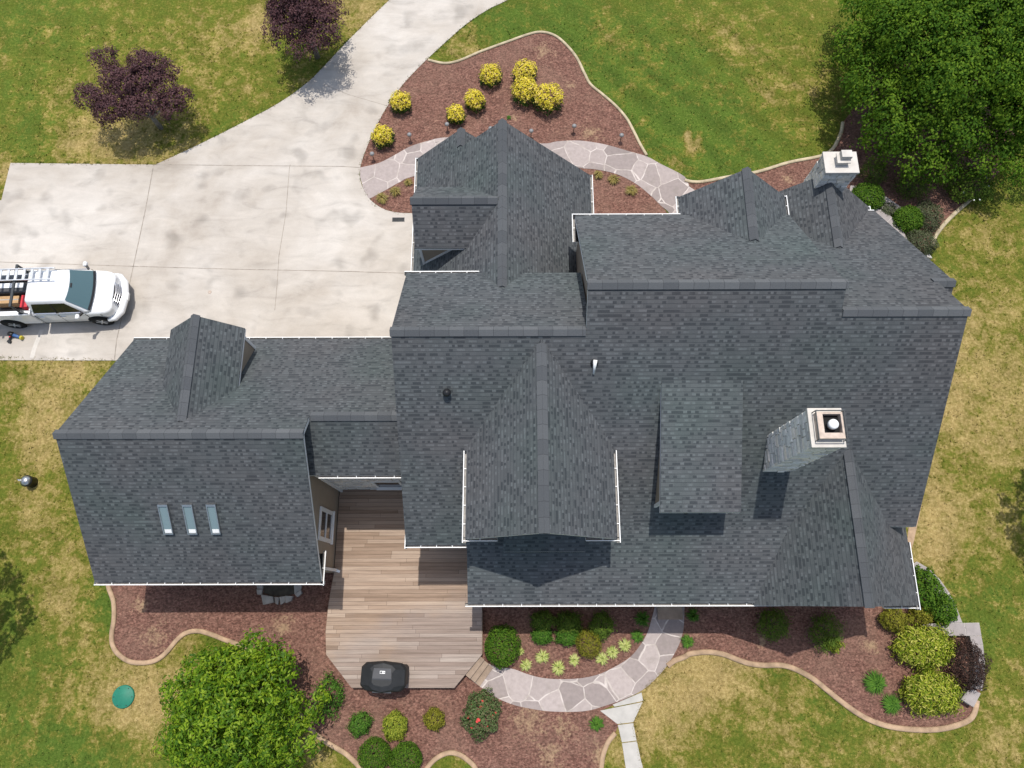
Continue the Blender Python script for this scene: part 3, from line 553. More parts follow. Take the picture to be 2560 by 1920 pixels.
# ---- garage wing
GS = (0, SP, 6.98-SP*4.75); GN = (0, -SP, 6.98+SP*4.75)
gr = roof('garage_roof', [([(-13.85, .5), (-6.37, .5), (-6.37, 4.75), (-13.85, 4.75)], GS), ([(-13.85, 4.75), (-6.37, 4.75), (-6.37, 5.42), (-3.1, 5.42), (-3.1, 9.05), (-13.85, 9.05)], GN), ([(-6.7, 3.78), (-3.1, 3.78), (-3.1, 5.42), (-6.7, 5.42)], (0, SP, 6.45-SP*5.42), .18)])
ridge_cap(gr, (-13.9, 4.75, 6.98), (-6.35, 4.75, 6.98), SP, SP); ridge_cap(gr, (-6.33, 5.42, 6.45), (-3.42, 5.42, 6.45), SP, SP)
gutter(gr, (-13.9, .5), (-6.28, .5), (0, -1), 3.53); gutter(gr, (-6.37, .38), (-6.37, 1.5), (1, 0), 3.53, .09); gutter(gr, (-3.6, 9.05), (-13.9, 9.05), (0, 1), 3.5); gutter(gr, (-6.3, 3.78), (-3.25, 3.78), (0, -1), 5.09)
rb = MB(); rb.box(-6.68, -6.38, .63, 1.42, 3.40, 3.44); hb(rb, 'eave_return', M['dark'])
dn = MB(); dn.bar((-6.62, 3.93, 5.0), (-6.62, 3.93, .5), .07, .09); hb(dn, 'downspout', M['white']); dn = MB(); dn.bar((-6.66, .98, 3.3), (-6.66, .98, .42), .08, .10); dn.bar((-6.66, .98, .46), (-6.45, .9, .36), .09, .11); hb(dn, 'downspout', M['white'])
def skylight(x0, x1, y0, y1):
    k = math.sqrt(1+SP*SP); z0 = 6.98+SP*(y0-4.75); z1 = 6.98+SP*(y1-4.75); f = lambda x, y, h: (x, y-h*SP/k, 6.98+SP*(y-4.75)+h/k); m = MB(); g = MB(); h = .11
    def bx(a, b, c, d, h0, h1, mb, mi=0):
        P = [f(a, c, h0), f(b, c, h0), f(b, d, h0), f(a, d, h0), f(a, c, h1), f(b, c, h1), f(b, d, h1), f(a, d, h1)]
        for q in ((3, 2, 1, 0), (4, 5, 6, 7), (0, 1, 5, 4), (1, 2, 6, 5), (2, 3, 7, 6), (3, 0, 4, 7)): mb.face([P[i] for i in q], mi)
    e = .028
    bx(x0, x0+e, y0, y1, -.02, h, m); bx(x1-e, x1, y0, y1, -.02, h, m); bx(x0+e, x1-e, y0, y0+e, -.02, h, m); bx(x0+e, x1-e, y1-.06, y1, -.02, h, m)
    bx(x0+e, x1-e, y0+e, y1-.06, 0, h-.035, g)
    o = hb(m, 'skylight', M['steel']); hb(g, 'glass', M['skyglass'], o)
    b = MB(); bx(x0+e+.02, x1-e-.01, y0+e+.01, y0+e+.11, h-.034, h-.028, b); hb(b, 'reveal', M['white'], o)
for a in ((-11.17, -10.86), (-10.4, -10.09), (-9.65, -9.35)): skylight(a[0], a[1], 2.0, 2.86)
# garage dormer
def dormer(name, slabs, cheeks, cap=None, label=None):
    o = roof(name, slabs, label=label); m = MB()
    for pr, ax, a0, a1 in cheeks: m.extrude(pr, ax, a0, a1)
    w = hb(m, 'cheek_wall', M['siding'], o); w.location = (0, 0, 0)
    if cap: ridge_cap(o, *cap)
    return o
zG = lambda y: 6.98-SP*(y-4.75)
DP = .95
gd = dormer('dormer', [([(-11.62, 5.0), (-10.28, 5.0), (-10.28, 8.72), (-11.62, 8.72)], (DP, 0, 6.65+DP*10.28), .14), ([(-10.28, 5.0), (-9.07, 5.0), (-9.07, 8.72), (-10.28, 8.72)], (-DP, 0, 6.65-DP*10.28), .14)],
            [([(-11.4, 3.7), (-9.24, 3.7), (-9.24, 5.5), (-10.28, 6.5), (-11.4, 5.4)], 'y', 6.4, 8.58)], ((-10.28, 8.75, 6.65), (-10.28, 5.22, 6.65), DP, DP))
tr = MB(); tr.box(-9.3, -9.21, 8.5, 8.61, 3.72, 5.5); tr.box(-11.43, -11.34, 8.5, 8.61, 3.72, 5.4); tr.box(-10.8, -9.75, 8.57, 8.62, 4.2, 5.6)
hb(tr, 'trim', M['white'], gd)
# ---- main block
mr = roof('main_roof', [([(-3.47, 1.62), (-1.5, 1.62), (-1.5, 2.12), (12.75, 2.12), (12.75, 7.66), (9.2, 7.66), (9.2, 8.28), (2.07, 8.28), (2.07, 7.23), (-3.47, 7.23)], S_),
     ([(-3.47, 7.23), (2.2, 7.23), (2.2, 10.12), (-3.47, 10.12)], N1), ([(2.07, 8.28), (9.2, 8.28), (9.2, 12.2), (2.07, 12.2)], N2),
     ([(9.0, 7.66), (12.75, 7.66), (12.75, 9.05), (13.25, 9.05), (13.25, 13.5), (9.0, 13.5)], N3), ([(12.5, 5.6), (13.25, 5.6), (13.25, 9.05), (12.5, 9.05)], (0, SP, 8.328-SP*9.05))])
for a, b in (((-3.5, 7.23, 9.1), (2.05, 7.23, 9.1)), ((2.04, 8.28, 9.94), (9.24, 8.28, 9.94)), ((9.22, 7.66, 9.44), (12.8, 7.66, 9.44)), ((12.6, 9.05, 8.328), (13.28, 9.05, 8.328))): ridge_cap(mr, a, b, SP, SP)
gutter(mr, (-1.0, 10.12), (-3.55, 10.12), (0, 1), 6.74); gutter(mr, (5.6, 12.2), (1.97, 12.2), (0, 1), 6.75); gutter(mr, (2.06, 12.3), (2.06, 11.25), (-1, 0), 6.74, .1)
gutter(mr, (-3.5, 1.62), (-1.48, 1.62), (0, -1), 4.53); gutter(mr, (-3.47, 2.5), (-3.47, 1.5), (-1, 0), 4.53, .06)
gutter(mr, (13.25, 13.5), (12.9, 13.5), (0, 1), 4.72)
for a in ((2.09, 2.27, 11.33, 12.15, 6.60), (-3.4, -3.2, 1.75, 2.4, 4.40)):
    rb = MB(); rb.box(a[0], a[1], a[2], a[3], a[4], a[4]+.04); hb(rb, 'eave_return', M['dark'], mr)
# wall that rises where the middle section stands above the west section, and fascia on its rake
PP = .5; zk = zS(2.12); PL = (0, PP, zk-PP*2.12)
po = roof('porch_roof', [([(-1.5, -.2), (9.6, -.2), (9.6, 2.12), (-1.5, 2.12)], PL)])
gutter(po, (-1.58, -.2), (8.75, -.2), (0, -1), PL[2]-.2*PP-.04)
# ---- front (south) gable
FP = .97; fz = 8.95; fx = .80
fg = roof('gable_roof', [([(-1.42, 1.62), (fx, 1.62), (fx, 7.02), (-1.42, 7.02)], (FP, 0, fz-FP*fx)), ([(fx, 1.62), (3.02, 1.62), (3.02, 7.02), (fx, 7.02)], (-FP, 0, fz+FP*fx))])
ridge_cap(fg, (fx, 1.6, fz), (fx, 6.9, fz), FP, FP)
gz = fz-FP*2.22-.04
gutter(fg, (-1.42, 4.25), (-1.42, 1.52), (-1, 0), gz); gutter(fg, (3.02, 1.52), (3.02, 4.25), (1, 0), gz); gutter(fg, (-1.5, 1.66), (-.48, 1.66), (0, -1), gz-.03); gutter(fg, (2.1, 1.66), (3.1, 1.66), (0, -1), gz-.03)
gw = MB(); gw.extrude([(-1.05, 3.8), (2.65, 3.8), (2.65, 6.85), (fx, 8.68), (-1.05, 6.85)], 'y', 2.2, 6.0); w = hb(gw, 'gable_wall', M['siding'], fg)
for a in ((-1.36, -.5), (2.12, 2.98)):
    gw = MB(); gw.box(a[0], a[1], 1.72, 2.18, gz-.16, gz-.1); hb(gw, 'eave_return', M['white'], fg)
pr_ = roof('pent_roof', [([(-.33, 1.36), (2.22, 1.36), (2.22, 2.22), (-.33, 2.22)], (0, .45, 5.1-.45*1.36), .1)])
# ---- shed dormer
sq = (8.14-6.8)/(6.03-2.38)
sd = dormer('shed_dormer', [([(4.31, 2.38), (6.68, 2.38), (6.68, 6.03), (4.31, 6.03)], (0, sq, 6.8-sq*2.38), .16)], [([(2.72, zS(2.72)-.2), (2.72, 6.74), (5.8, 7.86), (5.8, zS(5.8)-.3)], 'x', 4.42, 6.56)])
tr = MB(); tr.box(4.385, 4.47, 2.68, 2.77, zS(2.72)-.1, 6.74); hb(tr, 'trim', M['white'], sd)
# ---- south-east gable
EW, EE = 1.22, 1.0; ez = 6.75; ex = 10.16
eg = roof('gable_roof', [([(7.75, -.28), (ex, -.28), (ex, 4.34), (7.75, 4.34)], (EW, 0, ez-EW*ex)), ([(ex, -.28), (13.02, -.28), (13.02, 4.34), (ex, 4.34)], (-EE, 0, ez+EE*ex))])
ridge_cap(eg, (ex, -.32, ez), (ex, 4.25, ez), EE, EW)
gutter(eg, (13.02, -.42), (13.02, 1.72), (1, 0), ez-EE*2.86-.04); gutter(eg, (11.95, -.28), (13.12, -.28), (0, -1), ez-EE*2.86-.07)
# ---- north wing, with the little gable standing on its west slope, and its dormer
nx, nz = -.35, 7.5
nw = roof('gable_roof', [([(nx, 9.1), (nx, 15.42), (-1.87, 15.42), (-1.87, 16.2), (-3.66, 16.2), (-3.66, 9.9), (-1.6, 9.9), (-1.6, 9.1)], (1, 0, nz-nx)), ([(nx, 9.1), (2.95, 9.1), (2.95, 15.42), (nx, 15.42)], (-1, 0, nz+nx)),
     ([(-1.87, 15.3), (-.1, 15.3), (-.1, 16.2), (-1.87, 16.2)], (-1, 0, 5.98-1.87))])
ridge_cap(nw, (nx, 15.46, nz), (nx, 9.32, nz), 1, 1); ridge_cap(nw, (-1.87, 16.24, 5.98), (-1.87, 15.5, 5.98), 1, 1)
gutter(nw, (-3.66, 16.25), (-3.66, 10.2), (-1, 0), 4.15); gutter(nw, (2.95, 11.4), (2.95, 15.46), (1, 0), 4.16); gutter(nw, (-3.72, 16.2), (-3.3, 16.2), (0, 1), 4.13, .06)
wd_ = dormer('dormer', [([(-3.32, 11.28), (-.45, 11.28), (-.45, 12.45), (-3.32, 12.45)], (0, 1, 7.45-12.45), .14), ([(-3.32, 12.45), (-.45, 12.45), (-.45, 13.65), (-3.32, 13.65)], (0, -1, 7.45+12.45), .14)],
             [([(11.5, 4.3), (13.4, 4.3), (13.4, 6.3), (12.45, 7.25), (11.5, 6.3)], 'x', -3.22, -.9)], ((-3.36, 12.45, 7.45), (-.5, 12.45, 7.45), 1, 1))
tr = MB(); tr.box(-3.245, -3.16, 11.475, 11.56, 4.4, 6.25); tr.extrude([(4.5, -3.15), (4.62, -3.15), (5.9, -1.87), (5.78, -1.87)][:0] or [(-3.15, 4.7), (-2.0, 5.85), (-2.0, 5.97), (-3.15, 4.82)], 'y', 11.478, 11.498); hb(tr, 'trim', M['white'], wd_)
# ---- north gables
G4 = .92
g4 = roof('gable_roof', [([(5.62, 10.2), (7.43, 10.2), (7.43, 13.0), (5.62, 13.0)], (G4, 0, 8.28-G4*7.43)), ([(7.43, 10.2), (9.2, 10.2), (9.2, 13.0), (7.43, 13.0)], (-G4, 0, 8.28+G4*7.43))])
ridge_cap(g4, (7.43, 13.04, 8.28), (7.43, 10.5, 8.28), G4, G4)
gutter(g4, (5.62, 13.05), (5.62, 12.3), (-1, 0), 6.58); gutter(g4, (9.2, 12.25), (9.2, 13.05), (1, 0), 6.62); gutter(g4, (9.28, 13.0), (9.05, 13.0), (0, 1), 6.6, .05)
G5 = .93
g5 = roof('gable_roof', [([(9.25, 10.8), (10.71, 10.8), (10.71, 13.77), (8.4, 13.77), (8.4, 12.3), (9.25, 12.3)], (G5, 0, 6.87-G5*10.71)), ([(10.71, 10.8), (13.1, 10.8), (13.1, 13.77), (10.71, 13.77)], (-G5, 0, 6.87+G5*10.71))])
ridge_cap(g5, (10.71, 13.81, 6.87), (10.71, 10.98, 6.87), G5, G5)
gutter(g5, (13.1, 13.3), (13.1, 13.82), (1, 0), 4.6); gutter(g5, (13.2, 13.77), (12.95, 13.77), (0, 1), 4.58, .06)
# ---- chimneys: ledge stone shaft, concrete crown, flues
def chimney(x0, x1, y0, y1, z0, z1, seed, label):
    core = MB(); core.box(x0+.04, x1-.04, y0+.04, y1-.04, z0, z1-.02); c = hb(core, 'chimney', M['mortar'], label=label)
    m = MB(); s = .04
    ledge(m, lambda u, d, z: (x0+s-d, u, z), y0, y1, z0, z1-.12, .14, seed); ledge(m, lambda u, d, z: (x1-s+d, u, z), y0, y1, z0, z1-.12, .14, seed+1)
    ledge(m, lambda u, d, z: (u, y0+s-d, z), x0, x1, z0, z1-.12, .14, seed+2); ledge(m, lambda u, d, z: (u, y1-s+d, z), x0, x1, z0, z1-.12, .14, seed+3)
    hb(m, 'stone_facing', M['stone'], c)
    cr = MB(); cr.box(x0-.02, x1+.02, y0-.02, y1+.02, z1-.1, z1); hb(cr, 'chimney_cap', M['cap'], c, bevel=.012)
    return c
c2 = chimney(7.62, 8.47, 3.66, 4.66, 5.0, 10.1, 11, 'taller chimney with an open framed flue top')
X0, X1, Y0, Y1, Z = 7.74, 8.40, 3.83, 4.52, 10.1
m = MB(); e = .15
m.box(X0, X0+e, Y0, Y1, Z, Z+.2); m.box(X1-.05, X1, Y0, Y1, Z, Z+.2); m.box(X0+e, X1-.05, Y0, Y0+e, Z, Z+.2); m.box(X0+e, X1-.05, Y1-.05, Y1, Z, Z+.2); hb(m, 'flue_box', M['rust'], c2)
m = MB(); m.box(X0+.15, X1-.05, Y0+.15, Y1-.05, Z+.004, Z+.02); hb(m, 'flue_bottom', M['dark'], c2)
m = MB()
for a, b in (((X0-.03, Y0-.03), (X1+.03, Y0-.03)), ((X1+.03, Y0-.03), (X1+.03, Y1+.03)), ((X1+.03, Y1+.03), (X0-.03, Y1+.03)), ((X0-.03, Y1+.03), (X0-.03, Y0-.03))): m.bar((*a, Z+.24), (*b, Z+.24), .025)
for a in ((X0-.03, Y0-.03), (X1+.03, Y0-.03), (X1+.03, Y1+.03), (X0-.03, Y1+.03)): m.bar((*a, Z), (*a, Z+.25), .02)
hb(m, 'flue_frame', M['darkgrey'], c2)
m = MB(); m.lathe((8.13, 4.2, Z), [(.09, -.2), (.09, .12), (.13, .13), (.13, .24), (.10, .28), (.0001, .29)], 24); hb(m, 'flue_pipe', M['white'], c2)
c1 = chimney(10.3, 11.38, 13.36, 14.13, 0, 7.5, 31, 'shorter chimney standing against the north gable')
m = MB(); m.box(10.66, 11.02, 13.62, 13.92, 7.5, 7.66); m.box(10.62, 11.06, 13.58, 13.96, 7.66, 7.70); m.box(10.72, 11.06, 13.70, 13.96, 7.70, 7.86); hb(m, 'flue_box', M['cap'], c1)
# ---- roof vents
m = MB(); zv = zS(5.70); m.lathe((-1.94, 5.70, zv-.1), [(.05, 0), (.05, .2), (.1, .22), (.125, .3), (.09, .38), (.0001, .4)], 18); hb(m, 'roof_vent', M['black'])
m = MB(); zv = zS(6.46); m.lathe((2.33, 6.46, zv-.08), [(.115, 0), (.115, .1), (.10, .16), (.06, .2), (.0001, .21)], 18); v = hb(m, 'roof_vent', M['black']); m = MB(); m.tube([(2.345, 6.50, zv+.16), (2.33, 6.36, zv+.10), (2.315, 6.18, zS(6.18)+.06)], [.062, .05, .03], 14); hb(m, 'vent_pipe', M['white'], v)

# ================================================================ PLANTS
def unit(a): return a/np.maximum(np.linalg.norm(a, axis=1, keepdims=True), 1e-9)
def leaves(name, C, Nn, size, aspect, mat, parent=None, rng=None, tip=None, fold=.12, dirs=None, **k):
    """one rhombic, slightly folded leaf per point"""
    n = len(C); rng = rng or np.random.default_rng(1)
    Nn = unit(Nn); T = dirs if dirs is not None else rng.normal(size=(n, 3)); T = unit(T-Nn*np.sum(T*Nn, 1, keepdims=True)); B = np.cross(Nn, T)
    L = (size*rng.uniform(.7, 1.3, n))[:, None]; W = L*aspect
    V = np.stack([C-T*L*.5, C+B*W*.5+Nn*L*fold, C+T*L*.5, C-B*W*.5+Nn*L*fold], 1).reshape(-1, 3)
    Fq = np.arange(n*4).reshape(n, 4)
    return np_mesh(name, V, Fq, mat, parent, attr=None if tip is None else {'tip': np.repeat(tip, 4)}, **k)
def sphere_dirs(n, rng, low=-.25):
    d = unit(rng.normal(size=(int(n*2.2)+20, 3))); d = d[d[:, 2] > low]
    while len(d) < n: d = np.concatenate([d, d])
    return d[:n]
def trunk(name, base, limbs, mat, parent):
    m = MB()
    for pts, rad in limbs: m.tube([Vector(base)+Vector(p) for p in pts], rad, 8)
    return m.build(name, mat, parent, fix=False)

LEAF = dict(
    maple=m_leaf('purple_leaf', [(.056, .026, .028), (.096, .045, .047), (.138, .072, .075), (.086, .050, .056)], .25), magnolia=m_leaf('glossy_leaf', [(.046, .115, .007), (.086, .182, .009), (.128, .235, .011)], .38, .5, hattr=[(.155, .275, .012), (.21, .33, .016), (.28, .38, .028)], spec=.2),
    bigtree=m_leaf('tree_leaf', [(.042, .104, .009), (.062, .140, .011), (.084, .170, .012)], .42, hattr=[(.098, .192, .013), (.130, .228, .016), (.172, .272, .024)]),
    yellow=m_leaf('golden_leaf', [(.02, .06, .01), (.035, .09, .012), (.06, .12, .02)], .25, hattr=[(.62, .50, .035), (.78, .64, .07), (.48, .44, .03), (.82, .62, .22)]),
    box=m_leaf('clipped_leaf', [(.032, .086, .008), (.065, .140, .011), (.115, .20, .018)], .28), golden=m_leaf('chartreuse_leaf', [(.10, .145, .015), (.22, .26, .025), (.33, .35, .045), (.09, .15, .014)], .25),
    variegated=m_leaf('variegated_leaf', [(.10, .17, .012), (.20, .27, .018), (.34, .37, .035), (.52, .49, .13)], .25), darkred=m_leaf('dark_red_leaf', [(.022, .014, .012), (.045, .026, .021), (.07, .042, .032)], .15),
    hosta=m_leaf('pale_blade', [(.24, .32, .06), (.45, .50, .14), (.60, .60, .26), (.16, .26, .04)], .25), lily=m_leaf('lily_blade', [(.035, .10, .012), (.07, .17, .02), (.12, .24, .03)], .25),
    tan=m_leaf('dry_blade', [(.20, .15, .04), (.34, .26, .09), (.14, .14, .03), (.42, .33, .15)], .2), feather=m_leaf('feathery_leaf', [(.065, .115, .016), (.11, .18, .024), (.18, .25, .036)], .3),
    olive=m_leaf('olive_leaf', [(.12, .125, .014), (.20, .20, .022), (.29, .27, .032)], .25), rose=m_leaf('rose_leaf', [(.04, .08, .02), (.08, .13, .04), (.14, .18, .075), (.13, .085, .05)], .25),
    greybush=m_leaf('grey_leaf', [(.05, .07, .03), (.09, .11, .05), (.15, .15, .095)], .2))
M['flower_red'] = plain('red_petal', (.60, .07, .06), .6); M['flower_white'] = plain('white_petal', (.8, .8, .74), .6)

def clump_tree(name, label, cat, base, clumps, nleaf, lsize, aspect, mat, limbs, bark, seed, up=.55, group=None, low=-.3, per=22, tuft=.24, jit=.3):
    """crown of sprays: each clump carries small sprays, each spray a handful of leaves that share its lean and its age"""
    rng = np.random.default_rng(seed); o = empty(name, base, label=label, cat=cat, group=group)
    trunk('trunk', (0, 0, 0), limbs, bark, o)
    vol = np.array([c[3]**2 for c in clumps]); cnt = np.maximum(3, (vol/vol.sum()*nleaf/per).astype(int)); Cs, Ns, Tp = [], [], []
    for (x, y, z, r), ns in zip(clumps, cnt):
        d = sphere_dirs(ns, rng, low); rad = r*(.62+.45*rng.random(ns)**.7); S = d*rad[:, None]*np.array([1, 1, .8])+np.array([x, y, z]); sn = unit(d*.75+np.array([0, 0, up])+rng.normal(size=(ns, 3))*.25)
        q = rng.normal(size=(ns, per, 3)); q -= .55*np.sum(q*sn[:, None], 2, keepdims=True)*sn[:, None]; P = S[:, None]+q*tuft*.5*rng.uniform(.7, 1.3, (ns, 1, 1)); Cs.append(P.reshape(-1, 3))
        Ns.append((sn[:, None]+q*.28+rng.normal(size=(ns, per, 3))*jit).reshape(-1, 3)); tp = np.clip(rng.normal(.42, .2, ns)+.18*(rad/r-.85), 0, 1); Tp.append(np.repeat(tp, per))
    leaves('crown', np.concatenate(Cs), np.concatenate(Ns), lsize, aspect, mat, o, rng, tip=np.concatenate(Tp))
    return o
def limb_set(h, clumps, r0, seed, n=9, fork=.35):
    rg = random.Random(seed); out = [([(0, 0, -.05), (.04, .03, h*fork), (.0, .06, h*.6)], [r0*1.15, r0*.85, r0*.5])]
    for c in rg.sample(clumps, min(n, len(clumps))):
        f = fork*rg.uniform(.8, 1.3)*h; out.append(([(0.02, .03, f), (c[0]*.45, c[1]*.45, f+(c[2]-f)*.55), (c[0]*.9, c[1]*.9, c[2])], [r0*.5, r0*.3, r0*.1]))
    return out
def crown_clumps(rx, ry, z0, z1, n, cr, seed, skirt=.0):
    """clumps over a rounded crown"""
    rg = np.random.default_rng(seed); out = []
    for i in range(n):
        a = i*2.39996+rg.uniform(-.3, .3); t = math.sqrt((i+.5)/n); zz = z1-(z1-z0)*(t**2.2)+rg.uniform(-.2, .2)
        out.append((rx*t*.86*math.cos(a), ry*t*.86*math.sin(a), zz, cr*rg.uniform(.75, 1.2)))
    for i in range(n//2):
        a = i*2.7; t = rg.uniform(.2, .75); out.append((rx*t*math.cos(a), ry*t*math.sin(a), z0+(z1-z0)*rg.uniform(.1, .55), cr*1.15))
    return out
# ---- purple maples
pm_c = [(-.2, .2, 2.7, .75), (.75, .9, 2.8, .7), (1.25, .3, 2.5, .6), (.3, 1.25, 2.75, .55), (-1.25, -.35, 2.6, .55), (-1.8, -.15, 2.5, .45), (-.75, .55, 2.7, .55), (-1.05, 1.2, 2.7, .34), (-1.5, 1.5, 2.75, .28), (-1.0, 1.75, 2.8, .24), (-.55, -.7, 2.5, .6), (.15, -.75, 2.4, .55),
        (-1.0, -.95, 2.3, .45), (.8, -.35, 2.4, .55), (1.6, -.35, 2.3, .5), (1.95, -.05, 2.3, .36), (1.5, -.75, 2.2, .36), (1.35, .9, 2.6, .42), (.55, .35, 2.8, .6), (-.3, -.1, 2.3, .6)]
c0 = G(403, 320); c = G(325, 224, 2.2)-c0
clump_tree('maple_tree', 'spreading purple maple on the lawn, fully in view, pale branch showing at its foot', 'tree', (c0.x, c0.y, 0), [(x*1.1+c.x, y*1.06+c.y, z-.45, r*1.04) for x, y, z, r in pm_c], 19000, .095, .6, LEAF['maple'],
           [([(0, 0, -.05), (-.12, .1, .6), (c.x*.5, c.y*.5, 1.1)], [.12, .1, .06])]+[([(-.12, .1, .6), (c.x*.5+x*.4, c.y*.5+y*.4, 1.2), (c.x+x, c.y+y, 1.95)], [.07, .05, .02]) for x, y in ((1.3, .2), (-1.9, -.2), (-1.1, 1.4), (.4, 1.1), (-.6, -.7), (1.7, -.4))], M['pinkbark'], 4, group='purple maples on the front lawn')
c = G(746, 20, 2.8); cl = crown_clumps(1.75, 1.75, 1.9, 3.3, 17, .62, 8)
clump_tree('maple_tree', 'rounder purple maple cut by the top edge, beside the driveway', 'tree', (c.x+.1, c.y-.15, 0), cl, 17000, .095, .6, LEAF['maple'], limb_set(2.6, cl, .13, 3, 8), M['pinkbark'], 7, group='purple maples on the front lawn')
# ---- magnolia by the deck
c = G(574, 1788, 2.8)
cl = crown_clumps(2.45, 2.25, 1.3, 3.9, 36, .62, 21)+[(-2.35, .55, 1.9, .5), (-2.45, -1.0, 1.5, .5), (.3, 2.0, 2.1, .5), (1.2, 1.75, 2.2, .5), (2.2, -1.1, 1.7, .5), (1.6, -2.0, 1.6, .6), (-1.5, 1.4, 2.1, .5), (-1.2, -2.2, 1.5, .6)]
clump_tree('magnolia_tree', 'dense glossy bright green tree beside the round green tank lid', 'tree', (c.x, c.y, 0), cl, 26000, .15, .40, LEAF['magnolia'], limb_set(3.6, cl, .16, 5, 12), M['bark'], 22, up=.85, per=14, tuft=.2, jit=.3)
# ---- big tree, north-east
c = G(2395, 128, 3.4)
cl = crown_clumps(4.7, 5.6, 1.7, 5.4, 70, 1.0, 31)+[(-3.7, -2.0, 3.0, .75), (-3.1, -3.2, 2.9, .75), (-2.1, -4.2, 2.8, .8), (-.7, -4.4, 2.8, .8), (.8, -4.4, 2.8, .8), (-3.9, -.8, 3.0, .7), (-4.0, .7, 3.2, .7), (2.2, -4.4, 2.9, .9), (3.5, -3.7, 2.9, 1.0), (4.4, -2.8, 2.9, 1.0), (-3.7, 2.4, 3.4, .8), (-3.2, 4.3, 3.6, .9)]
rg_ = random.Random(77); cl = [(x, y, z+rg_.uniform(-.45, .55)-(1.0 if i >= 105 else 0), r*rg_.uniform(.75, 1.15)) for i, (x, y, z, r) in enumerate(cl)]
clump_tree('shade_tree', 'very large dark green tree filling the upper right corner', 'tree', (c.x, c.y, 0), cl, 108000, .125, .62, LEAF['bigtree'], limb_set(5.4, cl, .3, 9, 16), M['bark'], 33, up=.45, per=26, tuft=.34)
# trees just beyond the frame, seen by their shade on the lawn
for i, (px, py, rx, zt, lab) in enumerate(((-105, 1455, 3.0, 8.6, 'tree beyond the left edge, seen by its shade on the lawn'), (2660, 1205, 2.6, 8.2, 'tree beyond the right edge, seen by its shade on the dry grass'))):
    c = G(px, py, 0); cl = crown_clumps(rx, rx, 5.4, zt, 22, .85, 60+i)
    clump_tree('shade_tree', lab, 'tree', (c.x, c.y, 0), cl, 9000, .2, .6, LEAF['bigtree'], limb_set(7, cl, .2, 5+i, 8), M['bark'], 70+i)

# ---- rounded shrubs
def bush(name, label, cat, p, rpx, h, mat, n, ls, asp=.5, seed=1, group=None, sq=1.0, rag=.1, up=.45, fill=True, power=1.0, zlow=-.15, stick=.0):
    """dome of leaves; p = photo point of its middle, rpx = photo radius"""
    c = G(p[0], p[1], h*.55); r = rpx/scale_at(c); rng = np.random.default_rng(seed)
    o = empty(name, (c.x, c.y, 0), label=label, cat=cat, group=group)
    d = sphere_dirs(n, rng, -.55); ph = rng.uniform(0, 6, 4); wob = 1+rag*(np.sin(d[:, 0]*5+ph[0])*np.cos(d[:, 1]*5+ph[1])+.6*np.sin(d[:, 2]*8+ph[2]+d[:, 0]*9))
    rad = (1-.34*rng.random(n)**1.6)*wob+stick*rng.random(n)**6
    P = d*rad[:, None]*np.array([r, r*sq, h*.55]); P[:, 2] += h*.47; P[:, 2] = np.maximum(P[:, 2], .02)
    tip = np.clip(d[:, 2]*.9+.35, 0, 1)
    leaves('foliage', P, d*.8+np.array([0, 0, up])+rng.normal(size=(n, 3))*.35, ls, asp, mat, o, rng, tip=tip, dirs=(d+rng.normal(size=(n, 3))*.7) if stick else None)
    m = MB(); rg = random.Random(seed)
    for i in range(7):
        a = i*.9+rg.random(); m.tube([(0, 0, -.02), (r*.25*math.cos(a), r*.25*math.sin(a), h*.35), (r*.6*math.cos(a), r*.6*math.sin(a), h*.7)], [.022, .016, .008], 5)
    m.build('stem', M['bark'], o, fix=False)
    return o
def pz(z, x, y): return (_O[z][0]+x*_S, _O[z][1]+y*_S)
YS = 'golden shrubs in the mulch bed by the driveway'
for i, (x, y, r, h, lab) in enumerate([(275, 872, 26, .8, 'golden shrub nearest the path lights at the driveway corner, lowest of the row'), (390, 652, 25, .75, 'golden shrub beside the driveway edge, second up from the corner'), (745, 732, 22, .7, 'smallest golden shrub, tucked beside a path light near the gable peak'),
        (865, 642, 25, .8, 'golden shrub between the smallest shrub and the one with a cleft top'), (968, 478, 27, .75, 'golden shrub with a cleft top, left of the close group of three'), (1188, 458, 29, .8, 'uppermost golden shrub of the close group of three'), (1190, 578, 32, .95, 'middle golden shrub of the close group of three, touching both others'), (1340, 622, 35, 1.0, 'largest golden shrub, rightmost of the close group of three')]):
    bush('golden_shrub', lab, 'shrub', pz('B', x, y), r*1.03, h*1.1, LEAF['yellow'], 1300 if r < 30 else 1900, .10, .5, 100+i, YS, rag=.14, stick=.14)
